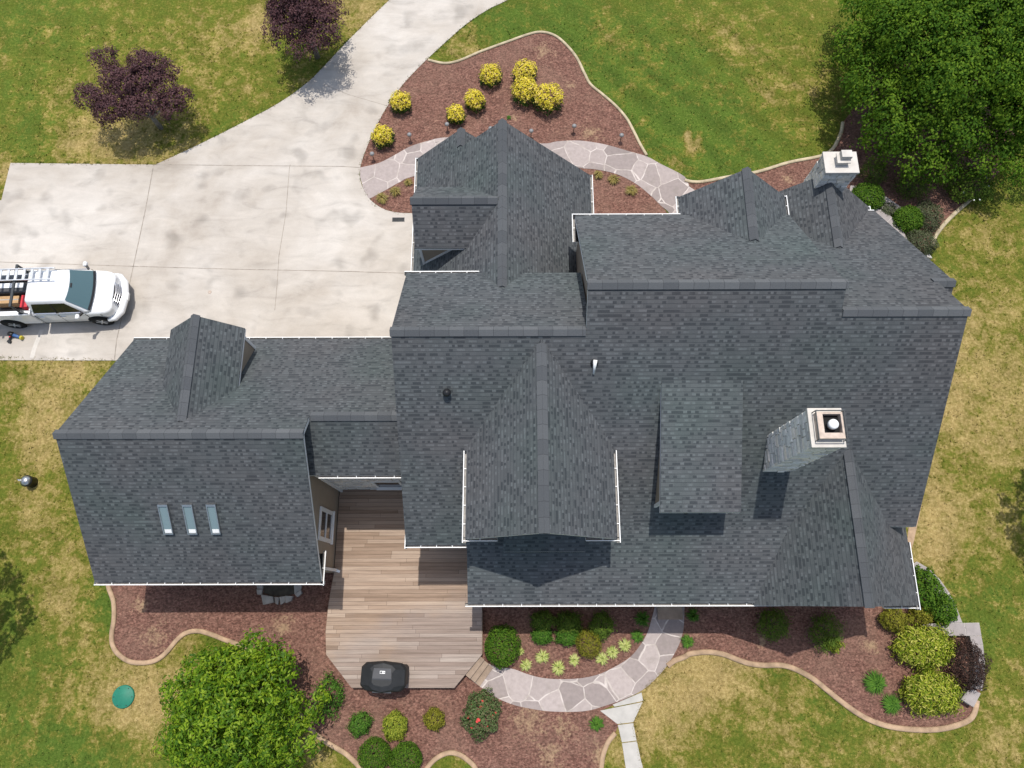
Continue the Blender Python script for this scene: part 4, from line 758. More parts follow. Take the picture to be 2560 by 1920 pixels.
for i, (z, x, y, r, h, mt, n, ls, lab, rag, sq) in enumerate([
    ('H', 1045, 862, 45, 1.1, 'box', 3600, .075, 'deep green globe shrub right beside the wooden deck', .05, 1.15), ('H', 218, 1568, 42, .9, 'box', 3600, .06, 'left one of two clipped green globes at the bottom edge', .03, 1), ('H', 420, 1592, 41, .85, 'box', 3600, .06, 'right one of two clipped green globes at the bottom edge', .03, 1),
    ('H', 1302, 700, 27, .75, 'feather', 1900, .09, 'dark feathery shrub in the eave shade, nearest the deck', .12, .8), ('H', 1300, 795, 23, .5, 'lily', 1600, .09, 'light green feathery clump in front of the dark one nearest the deck', .12, .8), ('H', 1472, 712, 30, .75, 'feather', 2000, .09, 'dark feathery shrub in the eave shade, in the middle of three', .12, .8),
    ('H', 1462, 798, 28, .5, 'lily', 1800, .09, 'light green feathery clump beside the olive mound', .12, .75), ('H', 1685, 728, 28, .85, 'feather', 2200, .09, 'dark feathery shrub behind the olive mound, nearest the path', .12, 1.1), ('H', 1600, 845, 32, .8, 'olive', 2300, .07, 'olive gold mound between the feathery shrubs and the pale clumps', .06, 1.1),
    ('H', 125, 1365, 26, .6, 'lily', 1500, .09, 'green shrub with yellow tips, nearest the magnolia in the lower bed', .12, 1), ('H', 350, 1380, 30, .65, 'golden', 1900, .085, 'brightest lime green shrub in the lower bed', .1, 1.1), ('H', 605, 1335, 26, .6, 'olive', 1500, .085, 'dull olive shrub between the lime shrub and the rose bush', .12, 1),
    ('I', 605, 722, 35, .9, 'feather', 2100, .09, 'dark green shrub in the eave shade beyond the back path', .12, 1), ('I', 945, 770, 36, 1.1, 'feather', 2100, .09, 'tall loose dark shrub standing across the gable shadow', .16, 1.15), ('I', 985, 850, 22, .5, 'golden', 700, .09, 'yellowing tuft at the foot of the tall loose dark shrub', .2, .8),
    ('I', 1582, 500, 38, 1.2, 'box', 2900, .10, 'dark green shrub squeezed between the gable gutter and the stone coping', .12, 1.5), ('I', 1690, 625, 34, 1.0, 'box', 2500, .09, 'green shrub in the corner of the stone coping', .1, 1.1), ('I', 1385, 690, 36, .8, 'olive', 2000, .095, 'olive shrub below the gable gutter corner', .14, .8), ('I', 1555, 665, 26, .8, 'olive', 1400, .09, 'small olive shrub behind the upper variegated shrub', .14, 1),
    ('C', 1212, 1262, 42, .95, 'box', 4200, .085, 'clipped green dome half hidden by the north gable roof', .03, .9), ('C', 1470, 1408, 38, .9, 'box', 3800, .085, 'clipped bright green dome beside the pale stone coping', .03, .95), ('C', 1592, 1385, 37, .85, 'greybush', 3400, .09, 'dull grey green dome beside the clipped bright dome', .08, 1.1), ('C', 1335, 1352, 26, .5, 'greybush', 1900, .085, 'low shaded shrub between the two clipped domes', .08, .8), ('C', 1552, 1556, 38, .8, 'greybush', 3200, .09, 'brownish dome shrub at the end of the right hand edging', .1, .9),
    ('C', 1255, 1100, 30, 1.0, 'feather', 1500, .09, 'shaded shrub under the large tree beside the shorter chimney', .14, 1), ('C', 1500, 1190, 38, .9, 'feather', 1800, .09, 'loose shaded shrub under the middle of the large tree', .16, .9), ('G', 2115, 1190, 34, .6, 'lily', 1500, .10, 'low green shrub with a dead tan middle between magnolia and deck', .16, 1.4)]):
    bush('shrub', lab, 'shrub', pz(z, x, y), r, h, LEAF[mt], n, ls, .5 if mt in ('box', 'golden') else .28, 200+i, rag=rag*1.35, sq=sq, stick=.42 if mt in ('feather', 'lily') else (.16 if mt in ('olive', 'golden', 'greybush') else .05))
VS = 'large variegated shrubs by the stone coping'
bush('variegated_shrub', 'larger yellow variegated shrub, above its twin', 'shrub', pz('I', 1582, 868), 70, 1.0, LEAF['variegated'], 4800, .14, .26, 301, VS, sq=.70, rag=.13, stick=.3)
bush('variegated_shrub', 'yellow variegated shrub nearest the curved edging, below its twin', 'shrub', pz('I', 1632, 1168), 68, 1.0, LEAF['variegated'], 4800, .14, .26, 302, VS, sq=.70, rag=.13, stick=.3)
bush('red_shrub', 'nearly black red leaved shrub inside the stone coping', 'shrub', pz('I', 1855, 985), 47, 1.3, LEAF['darkred'], 3600, .09, .3, 303, sq=1.3, rag=.12, stick=.15)
rb_ = bush('rose_bush', 'straggling rose bush dotted with red blooms below the deck steps', 'shrub', pz('H', 910, 1300), 46, .9, LEAF['rose'], 3000, .085, .55, 304, sq=1.25, rag=.16)
fb_ = bush('rose_bush', 'shaded bush with white blooms at the foot of the large tree', 'shrub', pz('C', 1870, 1180), 60, 1.1, LEAF['feather'], 3000, .1, .5, 305, sq=.8, rag=.18)
def blooms(o, n, rad, h, mat, seed, s=.07):
    rg = random.Random(seed)
    for i in range(n):
        a = rg.random()*6.28; r = rad*math.sqrt(rg.random()); m = MB(); z = h*(1-.45*(r/rad)**2)
        for j in range(6): m.tube([(0, 0, 0), (s*.6*math.cos(j*1.047), s*.6*math.sin(j*1.047), s*.3), (s*math.cos(j*1.047), s*math.sin(j*1.047), s*.1)], [s*.2, s*.45, s*.1], 5)
        f = m.build('bloom', mat, o, fix=False); f.location = (r*math.cos(a), r*math.sin(a)*1.1, z)
blooms(rb_, 11, .55, .92, M['flower_red'], 3, .055); blooms(fb_, 5, .8, 1.1, M['flower_white'], 5, .042)
# dead middle of the low shrub beside the magnolia
# ---- bladed clumps
def tuft(name, label, cat, p, rpx, h, mat, n, seed, group=None, wd=.028):
    c = G(p[0], p[1], h*.4); r = rpx/scale_at(c); rng = np.random.default_rng(seed); o = empty(name, (c.x, c.y, 0), label=label, cat=cat, group=group)
    a = rng.uniform(0, 2*math.pi, n); q = np.sqrt(rng.uniform(.02, 1, n)); L = r*q*rng.uniform(.85, 1.1, n); hh = h*(1.05-.55*q)*rng.uniform(.8, 1.15, n)
    cx, cy = np.cos(a), np.sin(a); z0 = np.zeros(n); b0 = rng.uniform(0, .12, n)*r
    P0 = np.stack([cx*b0, cy*b0, z0], 1); P1 = np.stack([cx*L*.45, cy*L*.45, hh], 1); P2 = np.stack([cx*L, cy*L, hh*.62], 1)
    sd = np.stack([-cy, cx, z0], 1)*wd*rng.uniform(.7, 1.3, n)[:, None]
    V = np.stack([P0-sd*.5, P0+sd*.5, P1+sd*.5, P1-sd*.5, P2, P2+sd*.08], 1).reshape(-1, 3); b = np.arange(n)[:, None]*6
    Fq = np.concatenate([b+np.array([0, 1, 2, 3]), b+np.array([3, 2, 5, 4])], 0)
    np_mesh('blade', V, Fq, LEAF[mat], o, kind='stuff'); m = MB(); m.lathe((0, 0, -.02), [(.07, 0), (.05, .08), (.0001, .1)], 8); m.build('crown', M['bark'], o)
    return o
for i, (z, x, y, r, h, mt, n, lab, grp) in enumerate([
    ('H', 1195, 985, 18, .3, 'hosta', 170, 'pale spiky clump closest to the deck corner globe shrub', 1), ('H', 1300, 930, 20, .35, 'hosta', 190, 'pale spiky clump standing alone in the middle of the mulch', 1), ('H', 1404, 1002, 21, .35, 'hosta', 190, 'pale spiky clump nearest the curve of the back path', 1), ('H', 1508, 950, 17, .3, 'hosta', 160, 'small pale spiky clump below the olive mound', 1),
    ('H', 1685, 942, 19, .32, 'hosta', 180, 'lowest of three pale clumps touching in a row', 1), ('H', 1752, 902, 19, .32, 'hosta', 180, 'middle of three pale clumps touching in a row', 1), ('H', 1832, 858, 20, .32, 'hosta', 180, 'uppermost of three pale clumps touching in a row', 1), ('H', 1163, 895, 12, .3, 'hosta', 80, 'pale clump peeping out behind the globe shrub', 1),
    ('H', 1945, 690, 24, .45, 'lily', 170, 'dark leafy clump in the eave shade, left of the wooden step', 2), ('H', 1915, 800, 20, .35, 'lily', 150, 'leafy clump beside the back path, just out of the eave shade', 2), ('I', 85, 665, 21, .4, 'lily', 150, 'dark leafy clump in the eave shade, right of the wooden step', 2), ('I', 50, 832, 20, .4, 'lily', 170, 'bright leafy clump on the right side of the back path', 2),
    ('H', 1650, 1362, 22, .4, 'lily', 200, 'round leafy clump alone beside the slab walk', 2), ('I', 1258, 1100, 34, .5, 'lily', 330, 'large leafy clump in the open mulch left of the variegated shrubs', 2), ('I', 1362, 1235, 30, .4, 'lily', 260, 'leafy clump with yellow tips beside the lower variegated shrub', 2),
    ('B', 270, 1272, 20, .35, 'tan', 170, 'dry grass tuft at the left tip of the small bed', 3), ('B', 355, 1230, 18, .35, 'tan', 150, 'dry grass tuft in the middle of the small bed', 3), ('B', 440, 1170, 14, .3, 'tan', 120, 'dry grass tuft against the white gutter', 3), ('B', 1663, 1122, 16, .35, 'tan', 140, 'dry grass tuft nearest the gutter end on the right bed', 3),
    ('B', 1760, 1152, 19, .35, 'tan', 150, 'dry grass tuft in the middle of the right bed', 3), ('B', 1875, 1222, 20, .35, 'tan', 160, 'dry grass tuft at the outer edge of the right bed', 3), ('B', 1085, 755, 8, .15, 'lily', 40, 'small green weed beside the gable peak', 0), ('G', 2085, 1190, 17, .5, 'tan', 160, 'dead tan grass in the heart of the low green shrub', 0)]):
    tuft('grass_clump' if mt != 'lily' else 'leafy_clump', lab, 'plant', pz(z, x, y), r, h, mt, n, 400+i, {0: None, 1: 'pale spiky clumps along the back path', 2: 'leafy clumps in the back beds', 3: 'dry grass tufts beside the front path'}[grp], wd=.035 if mt == 'lily' else .028)

# ================================================================ DECK, WALLS, SMALL THINGS
DZ = .45
deck = empty('deck', (-4, 0, 0), label='wooden deck in the corner of the house with cut corners and weathered boards', cat='deck')
dpts = [(-6.72, .92), (-6.72, 4.0), (-3.22, 4.0), (-3.22, 2.1), (-1.22, 2.1), (-1.22, 0.0)]
for q in ZP('H', [(912, 640), (912, 918), (735, 1131), (74, 1131)], DZ)+ZP('G', [(2098, 918), (2094, 780), (2112, 600)], DZ): dpts.append((q.x, q.y))
dpts = [p for i, p in enumerate(dpts)]; dpts[5] = (dpts[6][0], .14); 
L4 = lambda pts: [(x+4, y) for x, y in pts]
m = MB(); m.prism(L4(dpts), DZ-.04, DZ); m.build('deck_boards', M['deck'], deck)
m = MB(); P = dpts[6:]+[dpts[0]]
for a, b in zip(P[:-1], P[1:]): m.bar((a[0]+4, a[1]+.03, DZ-.16), (b[0]+4, b[1]+.03, DZ-.16), .04, .22)
m.build('rim_joist', M['treadwood'], deck)
for x, y in ((-5.9, -2.9), (-3.6, -2.95), (-1.6, -1.2), (-6.5, -.8)):
    m = MB(); m.box(x+4-.06, x+4+.06, y-.06, y+.06, -.1, DZ-.041); m.build('post', M['treadwood'], deck)
for i in range(3):
    z = DZ-.12-.13*i; q = ZP('H', [(905-5+27*i-8, 925+27*i-6), (812-5+31*i-8, 1045+24*i-4)], z); a, b = q; d = (b-a).normalized(); n = Vector((-d.y, d.x, 0)); n = n if n.x > 0 else -n
    m = MB(); m.prism([(p.x+4, p.y) for p in (a, b, b+n*.27, a+n*.27)], z-.05, z); m.prism([(p.x+4, p.y) for p in (a+n*.04, b+n*.04, b+n*.07, a+n*.07)], 0, z-.051); m.build('step', M['treadwood'], deck)
# wooden step at the porch
a, b = ZP('H', [(2042, 640), (2206, 692)], .17); m = MB(); m.box(a.x, b.x, b.y, a.y+.5, .12, .17); m.box(a.x+.05, b.x-.05, b.y+.05, a.y+.5, 0, .119); tag(m.build('porch_step', M['treadwood']), 'single wooden step under the eave where the back path ends', 'step')

# ---- grill under its cover
c = G(961, 1691, 1.0); gz0 = DZ
grill = empty('covered_grill', (c.x+.02, c.y+.02, gz0), R(-2), label='barbecue grill under a black fabric cover on the deck edge', cat='grill')
def ring(w0, d0, z, r=.1, ch=0): return [(x, y, z) for x, y in ((-w0+r, -d0), (0, -d0-ch), (w0-r, -d0), (w0, -d0+r), (w0, d0-r), (w0-r, d0), (0, d0+ch), (-w0+r, d0), (-w0, d0-r), (-w0, -d0+r))]
m = MB(); m.grid([ring(.76, .36, .03, .08, .02), ring(.77, .38, .55, .1, .03), ring(.79, .46, .84, .16, .06), ring(.76, .44, .96, .2, .08), ring(.44, .40, 1.12, .12, .08), ring(.34, .24, 1.17, .08, .05)], smooth=False); m.build('cover', M['canvas'], grill, bevel=.02)
m = MB(); m.face([(-.33, -.515, .972), (.33, -.515, .972), (.33, -.03, 1.19), (-.33, -.03, 1.19)]); m.face([(-.33, -.03, 1.19), (.33, -.03, 1.19), (.30, .30, 1.18), (-.30, .30, 1.18)]); m.build('cover_panel', M['canvas_mid'], grill, fix=False)
m = MB(); m.box(-.08, .10, .13, .22, 1.19, 1.194); o = m.build('logo_patch', M['white'], grill); m = MB(); m.lathe((-.035, .175, 1.1945), [(.034, 0), (.034, .002), (.0001, .002)], 14); m.build('logo_ring', M['canvas_mid'], o); m = MB()
for i in range(3): m.box(.015+i*.028, .032+i*.028, .155, .195, 1.1945, 1.196)
m.build('logo_letters', M['canvas_mid'], o)

# ---- stone copings: low walls with cap slabs
def coping(label, cells, h=.38):
    o = empty('stone_wall', (sum(p[0] for c_ in cells for p in c_)/sum(len(c_) for c_ in cells), sum(p[1] for c_ in cells for p in c_)/sum(len(c_) for c_ in cells), 0), label=label, cat='wall')
    ox, oy = o.location.x, o.location.y
    for cl_ in cells:
        k = Vector((sum(p[0] for p in cl_)/len(cl_), sum(p[1] for p in cl_)/len(cl_), 0)); loc = [(p[0]-ox, p[1]-oy) for p in cl_]; kk = k-Vector((ox, oy, 0))
        m = MB(); m.prism([(kk.x+(x-kk.x)*.965, kk.y+(y-kk.y)*.965) for x, y in loc], h-.06, h); m.build('cap_slab', M['capstone'], o, bevel=.008)
        m = MB(); m.prism([(kk.x+(x-kk.x)*.995, kk.y+(y-kk.y)*.995) for x, y in loc], h-.07, h-.016); m.build('mortar_joint', M['mortar'], o)
        m = MB(); m.prism([(kk.x+(x-kk.x)*.9, kk.y+(y-kk.y)*.9) for x, y in loc], 0, h-.071); m.build('wall_base', M['fieldstone'], o)
    return o
H_ = .38
def strip(zone, outer, inner): return [[rz(p) for p in ZP(zone, [outer[i], outer[i+1], inner[i+1], inner[i]], H_)] for i in range(len(outer)-1)]
coping('curved grey stone coping at the corner below the south east gable', strip('I', [(1525, 318), (1600, 362), (1672, 432), (1735, 520), (1782, 620), (1818, 712)], [(1480, 352), (1560, 420), (1620, 480), (1672, 560), (1700, 640), (1725, 714)])
       +[[rz(p) for p in ZP('I', q, H_)] for q in ([(1560, 722), (1622, 718), (1632, 795), (1565, 800)], [(1622, 718), (1727, 716), (1738, 795), (1632, 797)], [(1727, 716), (1830, 714), (1843, 795), (1738, 797)], [(1830, 714), (1926, 712), (1940, 795), (1843, 797)], [(1866, 798), (1940, 797), (1951, 855), (1880, 858)], [(1880, 860), (1951, 857), (1962, 960), (1900, 965)], [(1900, 966), (1962, 962), (1960, 1060), (1900, 1060)], [(1900, 1062), (1960, 1062), (1945, 1150), (1880, 1125)], [(1870, 1128), (1936, 1168), (1890, 1256), (1812, 1205)])])
coping('curved pale stone coping beside the clipped dome shrubs near the shorter chimney', strip('C', [(1100, 1190), (1215, 1210), (1330, 1265), (1430, 1335), ], [(1090, 1240), (1180, 1270), (1270, 1330), (1385, 1365)][:4])[:3]+strip('C', [(1245, 1330), (1300, 1350), (1365, 1395), (1425, 1465), (1475, 1555)], [(1200, 1350), (1240, 1390), (1310, 1450), (1370, 1520), (1430, 1600)]))
q = ZP('C', [(1560, 1620), (1600, 1622), (1625, 1660), (1580, 1650)], .2); m = MB(); m.prism([rz(p) for p in q], 0, .2); tag(m.build('edging_stone', M['cap'], bevel=.02), 'small pale stone at the corner of the lawn below the brownish dome shrub', 'stone')

# ---- stone ringed basin under the garage eave
c = G(700, 1475); basin = empty('stone_basin', (c.x, c.y, 0), label='small dark basin ringed with rough stones under the garage eave', cat='basin')
m = MB(); pool = [G(660, 1440), G(735, 1440), G(737, 1484), G(712, 1492), G(680, 1490), G(660, 1483)]; m.prism([(p.x-c.x, p.y-c.y) for p in pool], .017, .03); m.build('water', M['soil'], basin)
for i, q in enumerate([[(641, 1440), (660, 1440), (659, 1472), (645, 1472)], [(644, 1473), (659, 1473), (657, 1487), (646, 1486)], [(656, 1486), (685, 1491), (688, 1506), (661, 1512)], [(688, 1492), (700, 1493), (697, 1512), (690, 1508)], [(701, 1492), (716, 1490), (716, 1504), (704, 1512)], [(716, 1489), (735, 1490), (731, 1502), (717, 1508)], [(735, 1440), (758, 1452), (754, 1474), (738, 1486)], [(739, 1486), (754, 1474), (757, 1483), (746, 1493)]]):
    m = MB(); zt = .12+.03*(i % 3); m.prism([(G(*p).x-c.x, G(*p).y-c.y) for p in q], 0, zt); m.build('ring_stone', M['fieldstone'], basin, bevel=.02)

# ---- lawn and driveway fittings
c = ZC('G', 797, 1187); tl = empty('tank_lid', (c.x, c.y, 0), label='round green plastic tank lid in a dry patch of lawn', cat='lid')
m = MB(); m.lathe((0, 0, -.05), [(.40, 0), (.395, .11), (.37, .125), (.28, .13), (.27, .137), (.0001, .14)], 40); m.build('lid', M['green'], tl)
for i in range(6): m = MB(); m.lathe((.33*math.cos(i*1.047), .33*math.sin(i*1.047), .075), [(.02, 0), (.02, .012), (.0001, .013)], 8); m.build('bolt', M['darkgrey'], tl)
c = ZC('D', 212, 1456); wc = empty('well_pipe', (c.x, c.y, 0), label='short black well pipe with a metal cap alone in the lawn', cat='pipe')
m = MB(); m.lathe((0, 0, -.05), [(.21, 0), (.21, .42), (.225, .42), (.225, .47), (.0001, .47)], 24); m.build('pipe', M['black'], wc); m = MB(); m.lathe((0, 0, .42), [(.19, 0), (.19, .05), (.15, .07), (.13, .11), (.05, .13), (.0001, .13)], 24); m.box(-.2, -.1, -.03, .03, .52, .58); m.tube([(-.18, 0, .54), (-.3, .05, .5), (-.3, .08, 0)], .02, 8); m.build('pipe_cap', M['steel'], wc)
c = ZC('B', 376, 1414); dg = empty('drain_grate', (c.x, c.y, .024), label='dark rectangular drain grate set in the driveway', cat='grate'); m = MB()
m.box(-.26, .26, -.09, .09, 0, .005); m.build('grate_bed', M['dark'], dg); m = MB()
for a in ((-.27, .27, -.1, -.08), (-.27, .27, .08, .1), (-.27, -.24, -.08, .08), (.24, .27, -.08, .08)): m.box(a[0], a[1], a[2], a[3], 0, .016)
for i in range(9): m.box(-.21+i*.05, -.19+i*.05, -.08, .08, .006, .014)
m.build('grate', M['darkgrey'], dg)
c = ZC('D', 1349, 232, .02); m = MB(); m.lathe((0, 0, 0), [(.075, 0), (.075, .012), (.05, .016), (.0001, .016)], 20); o = m.build('cleanout_cap', M['rust']); o.location = (c.x, c.y, .022); tag(o, 'small round rusty cleanout cap in the middle of the driveway', 'cap')
# ---- path lights
PLG = 'globe path lights along the front path'
pl0 = None
for x, y, lab in ((205, 985, 'path light at the driveway corner, leftmost of them'), (445, 862, 'path light between the corner light and the one by the smallest shrub'), (687, 795, 'path light beside the smallest golden shrub'), (968, 822, 'path light half hidden behind the north gable roof'), (1230, 838, 'path light just right of the tall gable peak'), (1507, 806, 'path light standing in bare mulch, second from the right'), (1812, 866, 'path light nearest the pale edging, rightmost of them')):
    c = ZC('B', x, y, .5)
    if pl0 is None:
        pl0 = o = empty('path_light', (0, 0, 0)); m = MB(); m.tube([(0, 0, -.03), (0, 0, .42)], .016, 8); m.build('post', M['darkgrey'], o); m = MB(); m.lathe((0, 0, .40), [(.03, 0), (.05, .01), (.05, .05), (.04, .06)], 14); m.build('socket', M['darkgrey'], o)
        m = MB(); m.lathe((0, 0, .45), [(.105, 0), (.10, .03), (.08, .06), (.045, .085), (.0001, .095)], 20); m.build('shade', M['lampgrey'], o)
    else: o = copy_tree(pl0)
    o.location = (c.x, c.y, 0); tag(o, lab, 'light', PLG)
# ---- tool on the driveway
c = G(28, 836, .1); tool = empty('power_tool', (c.x, c.y, .022), R(-18), label='black and blue power tool with a yellow ring lying beside the pickup', cat='tool')
m = MB(); m.grid([[(x, .11*s*math.cos(a), .13+.11*s*math.sin(a)) for a in [j*.524 for j in range(12)]] for x, s in ((-.1, .5), (-.06, .9), (.03, 1), (.1, .95), (.15, .7))]); m.build('motor', M['black'], tool)
m = MB(); m.tube([(.14, 0, .12), (.3, 0, .1), (.46, .0, .1)], [.075, .06, .055], 14); m.build('barrel', M['blue'], tool); m = MB(); m.tube([(.455, 0, .1), (.52, 0, .1), (.55, 0, .1)], [.085, .09, .08], 16); m.build('nozzle_ring', M['yellow'], tool)
m = MB(); m.bar((.02, -.05, .1), (.06, -.3, .05), .07, .06); m.box(-.01, .14, -.36, -.26, .0, .09); m.build('handle', M['black'], tool); m = MB(); m.box(.02, .08, -.14, -.09, .13, .16); m.build('trigger', M['red'], tool)

# ================================================================ PICKUP
tk = empty('pickup_truck', (-18.60, 11.95, .022), R(2.05), label='white crew cab pickup truck with a ladder rack, cut by the left edge', cat='pickup')
def sec(x, hw, z0, z1, r=.12, tw=None):
    tw = tw or hw-.03; P = [(x, -hw*.93, z0), (x, hw*.93, z0), (x, hw, z0+.12), (x, hw, (z0+z1)/2), (x, hw-.01, z1-r*1.2), (x, tw-.02, z1-r*.35), (x, tw-r, z1), (x, tw*.55, z1+.03), (x, tw*.5, z1+.018), (x, 0, z1+.024), (x, -tw*.5, z1+.018), (x, -tw*.55, z1+.03), (x, -tw+r, z1), (x, -tw+.02, z1-r*.35), (x, -hw+.01, z1-r*1.2), (x, -hw, (z0+z1)/2), (x, -hw, z0+.12)]
    return P
m = MB()
m.grid([sec(2.20, .70, .50, 1.02, .05), sec(2.12, .86, .42, 1.08, .08), sec(1.98, .94, .38, 1.13, .1), sec(1.7, .985, .36, 1.17, .12), sec(1.4, 1.0, .36, 1.20, .12), sec(.6, 1.0, .36, 1.24, .1), sec(-.2, 1.0, .36, 1.27, .1), sec(-.86, 1.0, .36, 1.29, .1)])
m.build('body', M['paint'], tk)
def cabring(z, xf, xr, hw): return [(xf+.10, 0, z), (xf+.07, hw*.5, z), (xf, hw-.04, z), (xf-.1, hw, z), ((xf+xr)/2, hw+.012, z), (xr+.1, hw, z), (xr, hw-.06, z), (xr, 0, z), (xr, -hw+.06, z), (xr+.1, -hw, z), ((xf+xr)/2, -hw-.012, z), (xf-.1, -hw, z), (xf, -hw+.04, z), (xf+.07, -hw*.5, z)]
m = MB(); m.grid([cabring(1.21, 1.46, -.86, .93), cabring(1.28, 1.36, -.86, .925), cabring(1.84, .78, -.82, .69), cabring(1.90, .69, -.79, .65), cabring(1.935, .50, -.66, .52), cabring(1.945, .2, -.35, .2)]); m.build('cab', M['paint'], tk)
def pane(name, quad, off, mat, nu=6, bow=0.0, parent=None):
    a, b, c_, d = [Vector(p) for p in quad]; n = (b-a).cross(d-a).normalized(); m = MB(); rows = []
    for j in range(3):
        t = j/2; rows.append([tuple((a.lerp(b, i/nu)).lerp(d.lerp(c_, i/nu), t)+n*off+Vector((bow*(1-(2*i/nu-1)**2), 0, 0))) for i in range(nu+1)])
    m.grid(rows, closed=False, caps=False); return m.build(name, mat, parent or tk, fix=False)
ws = pane('windshield', [(1.43, -.875, 1.262), (1.43, .875, 1.262), (.775, .66, 1.862), (.775, -.66, 1.862)], .024, M['windshield'], 8, .085)
pane('cowl', [(1.455, -.88, 1.245), (1.455, .88, 1.245), (1.385, .85, 1.305), (1.385, -.85, 1.305)], .034, M['black'], 8, .085, ws)
m = MB(); m.box(.88, .95, -.09, .09, 1.80, 1.86); m.build('sensor_housing', M['black'], ws)
m = MB(); m.bar((1.42, .1, 1.32), (1.20, -.62, 1.49), .02, .015); m.build('wiper', M['black'], ws)
for s in (-1, 1):
    a = [(1.20, s*.928, 1.315), (-.74, s*.928, 1.325), (-.60, s*.735, 1.775), (.70, s*.735, 1.775)]
    a = a if s > 0 else [a[1], a[0], a[3], a[2]]
    pane('side_window', a, .02, M['glass'])
    m = MB(); m.bar((.18, s*.957, 1.33), (.14, s*.755, 1.77), .05, .02); m.build('pillar', M['black'], tk)
    m = MB(); m.bar((-.80, s*.96, 1.315), (1.25, s*.96, 1.305), .03, .02); m.build('window_trim', M['chrome'], tk)
    m = MB(); m.bar((1.20, s*.95, 1.29), (1.10, s*1.10, 1.32), .09, .08); mi = m.build('mirror', M['black'], tk); m = MB(); m.box(.98, 1.13, min(s*1.06, s*1.27), max(s*1.06, s*1.27), 1.24, 1.42); m.build('mirror_shell', M['paint'], mi, bevel=.05)
    for x in (.30, -.55):
        m = MB(); m.box(x-.10, x+.10, min(s*.99, s*1.035), max(s*.99, s*1.035), 1.02, 1.07); m.build('door_handle', M['chrome'], tk, bevel=.012)
    for x in (1.25, .16, -.78):
        m = MB(); m.box(x-.008, x+.008, min(s*.99, s*1.004), max(s*.99, s*1.004), .45, 1.20); m.build('door_seam', M['dark'], tk)
    m = MB(); m.box(-.8, 1.3, min(s*.98, s*1.02), max(s*.98, s*1.02), .40, .47); m.build('side_step', M['darkgrey'], tk, bevel=.02)
    m = MB(); m.grid([[(2.13, s*.60, .84), (2.20, s*.60, .86), (2.16, s*.60, 1.06), (2.08, s*.60, 1.08)], [(1.99, s*.83, .84), (2.07, s*.83, .86), (2.03, s*.83, 1.07), (1.95, s*.83, 1.09)], [(1.72, s*.955, .88), (1.78, s*.985, .90), (1.75, s*.98, 1.06), (1.70, s*.955, 1.09)]], smooth=False); m.build('headlight', M['lampglass'], tk)
    m = MB(); m.lathe((0, 0, 0), [(.06, -.03), (.06, .03), (.0001, .035)], 14); f = m.build('fog_light', M['black'], tk); f.location = (2.22, s*.74, .60); f.rotation_euler = (0, R(80), s*R(25))
m = MB()
for s in (-1, 1):
    y0, y1 = (.80, 1.0) if s > 0 else (-1.0, -.80); m.box(-3.02, -.92, y0, y1, .42, 1.33)
m.box(-3.02, -.92, -.799, .799, .80, .86); m.box(-.98, -.921, -.799, .799, .861, 1.33); m.box(-3.08, -3.021, -.96, .96, .62, 1.32); m.build('bed', M['paint'], tk, bevel=.035)
m = MB(); m.box(-3.0, -.99, -.79, .79, .861, .87); m.build('bed_liner', M['black'], tk)
m = MB(); m.grid([[(1.98, -.70, .62), (2.28, -.35, .62), (2.34, 0, .62), (2.28, .35, .62), (1.98, .70, .62)], [(2.08, -.62, 1.05), (2.19, -.33, 1.06), (2.225, 0, 1.065), (2.19, .33, 1.06), (2.08, .62, 1.05)]], closed=False, caps=False); g = m.build('grille', M['black'], tk, fix=False)
for i in range(4):
    t = .12+.24*i; x0, x1, x2 = 1.99+.10*t+.06, 2.28-.09*t+.02, 2.34-.115*t+.02; y0, y1 = .70-.08*t, .35-.02*t; z = .62+.44*t
    m = MB(); m.tube([(x0, -y0, z), (x1, -y1, z), (x2, 0, z), (x1, y1, z), (x0, y0, z)], .022, 8); m.build('grille_bar', M['chrome'], g)
m = MB(); m.tube([(1.85, -1.0, .56), (2.10, -.94, .55), (2.32, -.66, .54), (2.42, 0, .54), (2.32, .66, .54), (2.10, .94, .55), (1.85, 1.0, .56)], [.10, .13, .145, .15, .145, .13, .10], 10); bm_ = m.build('bumper', M['paint'], tk); m = MB(); m.box(2.545, 2.575, -.16, .16, .50, .62); m.build('plate', M['white'], bm_)
m = MB(); m.tube([(2.0, -.9, .40), (2.33, -.6, .38), (2.42, 0, .38), (2.33, .6, .38), (2.0, .9, .40)], .07, 8); m.build('air_dam', M['darkgrey'], bm_)
m = MB(); m.box(-3.22, -3.09, -.9, .9, .5, .62); m.build('rear_bumper', M['chrome'], tk, bevel=.03)
for x in (1.50, -2.12):
    for s in (-1, 1):
        m = MB(); m.lathe((0, 0, 0), [(.475, -.01), (.475, .004), (.0001, .004)], 28); wlw = m.build('wheel_arch', M['dark'], tk); wlw.location = (x, s*.998, .46); wlw.rotation_euler = (R(-90)*s, 0, 0)
        m = MB(); m.lathe((0, 0, 0), [(.24, -.12), (.36, -.13), (.395, -.09), (.395, .09), (.36, .13), (.24, .12)], 30); wh = m.build('wheel', M['tyre'], tk); wh.location = (x, s*.905, .395); wh.rotation_euler = (R(-90)*s, 0, 0)
        m = MB(); m.lathe((0, 0, 0), [(.25, .125), (.235, .132), (.225, .10), (.0001, .09)], 24); rm = m.build('rim', M['darkgrey'], wh, fix=False); m = MB()
        for k in range(6): a = k*math.pi/3; m.bar((.03*math.cos(a), .03*math.sin(a), .12), (.23*math.cos(a), .23*math.sin(a), .128), .055, .02)
        m.lathe((0, 0, .09), [(.06, 0), (.06, .05), (.0001, .055)], 12); m.build('spoke', M['alu'], wh, fix=False)
m = MB()
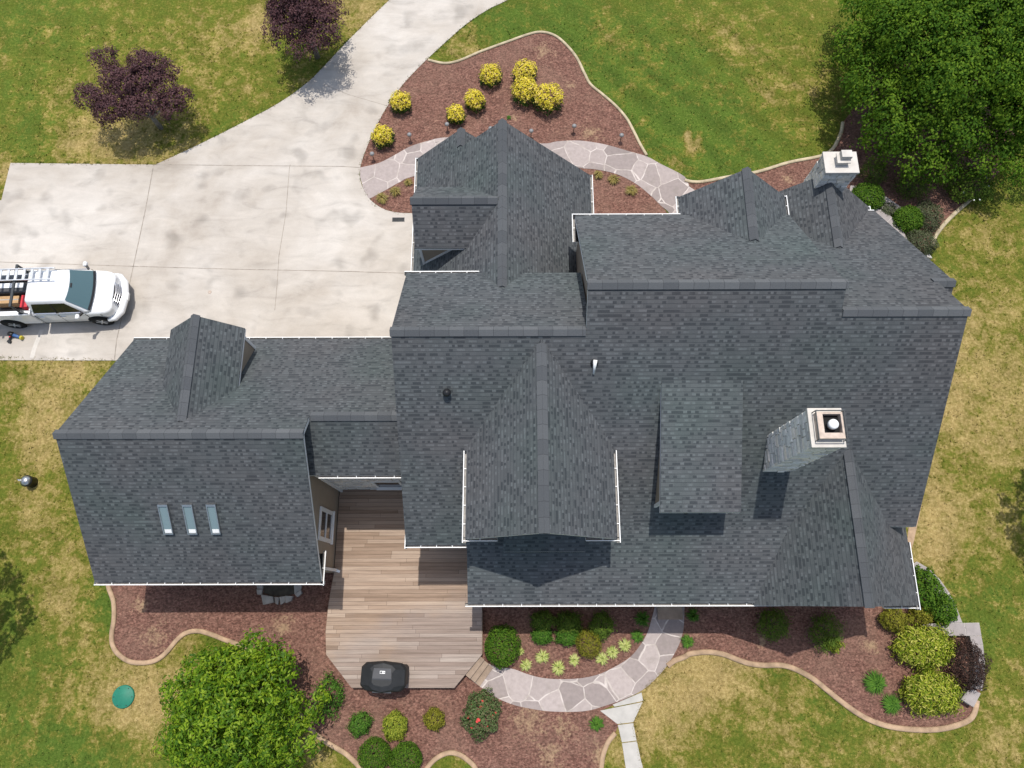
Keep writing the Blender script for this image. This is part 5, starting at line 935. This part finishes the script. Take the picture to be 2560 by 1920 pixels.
for x in (-1.25, -2.75):
    for s in (-1, 1):
        m.bar((x, s*.90, 1.33), (x, s*.88, 1.98), .06, .06); m.box(x-.1, x+.1, s*.9-.07, s*.9+.07, 1.331, 1.355)
    m.bar((x, -.91, 2.0), (x, .91, 2.0), .09, .06)
m.bar((-1.25, -.90, 1.48), (-.95, -.96, 1.34), .035)
m.build('ladder_rack', M['darkgrey'], tk)
# loads: each lies in or on the truck
def load(name, lab, cat, x, y, z): 
    p = tk.location+Matrix.Rotation(R(2.05), 3, 'Z')@Vector((x, y, z)); return empty(name, p, R(2.05), label=lab, cat=cat)
ld = load('ladder', 'aluminium ladder lying along the rack and over the cab roof', 'ladder', -1.42, .43, 2.045)
for y in (-.24, .24):
    m = MB(); m.box(-3.0, 1.75, y-.02, y+.02, 0, .075); m.build('rail', M['alu'], ld, bevel=.006)
for i in range(15):
    x = -2.85+i*.31; m = MB(); m.box(x-.05, x+.05, -.219, .219, .02, .055); m.build('rung', M['alu'], ld)
b = load('storage_box', 'long black storage box with a pale lid in the pickup bed', 'box', -1.85, .18, .871); m = MB(); m.box(-.68, .68, -.2, .2, 0, .52); m.build('tub', M['darkgrey'], b, bevel=.03); m = MB(); m.box(-.69, .56, .0, .21, .521, .55); m.build('lid', M['white'], b, bevel=.01); m = MB(); m.box(-.5, .3, -.17, -.03, .521, .532); m.build('label_panel', M['canvas_mid'], b)
b = load('cardboard_box', 'brown cardboard box between storage box and bed side', 'box', -1.98, -.27, .871); m = MB(); m.box(-.48, .48, -.16, .16, 0, .40); m.build('carton', M['card'], b, bevel=.008); m = MB(); m.box(-.48, .48, -.025, .025, .401, .403); m.build('tape', M['fieldstone'], b)
b = load('red_cooler', 'red plastic cooler against the cab in the pickup bed', 'cooler', -1.24, -.32, .871); m = MB(); m.box(-.15, .13, -.30, .22, 0, .36); m.build('tub', M['red'], b, bevel=.03); m = MB(); m.box(-.155, .135, -.31, .23, .361, .42); m.build('lid', M['red'], b, bevel=.02); m = MB(); m.bar((-.16, -.2, .3), (-.16, .12, .3), .03); m.build('handle', M['white'], b)
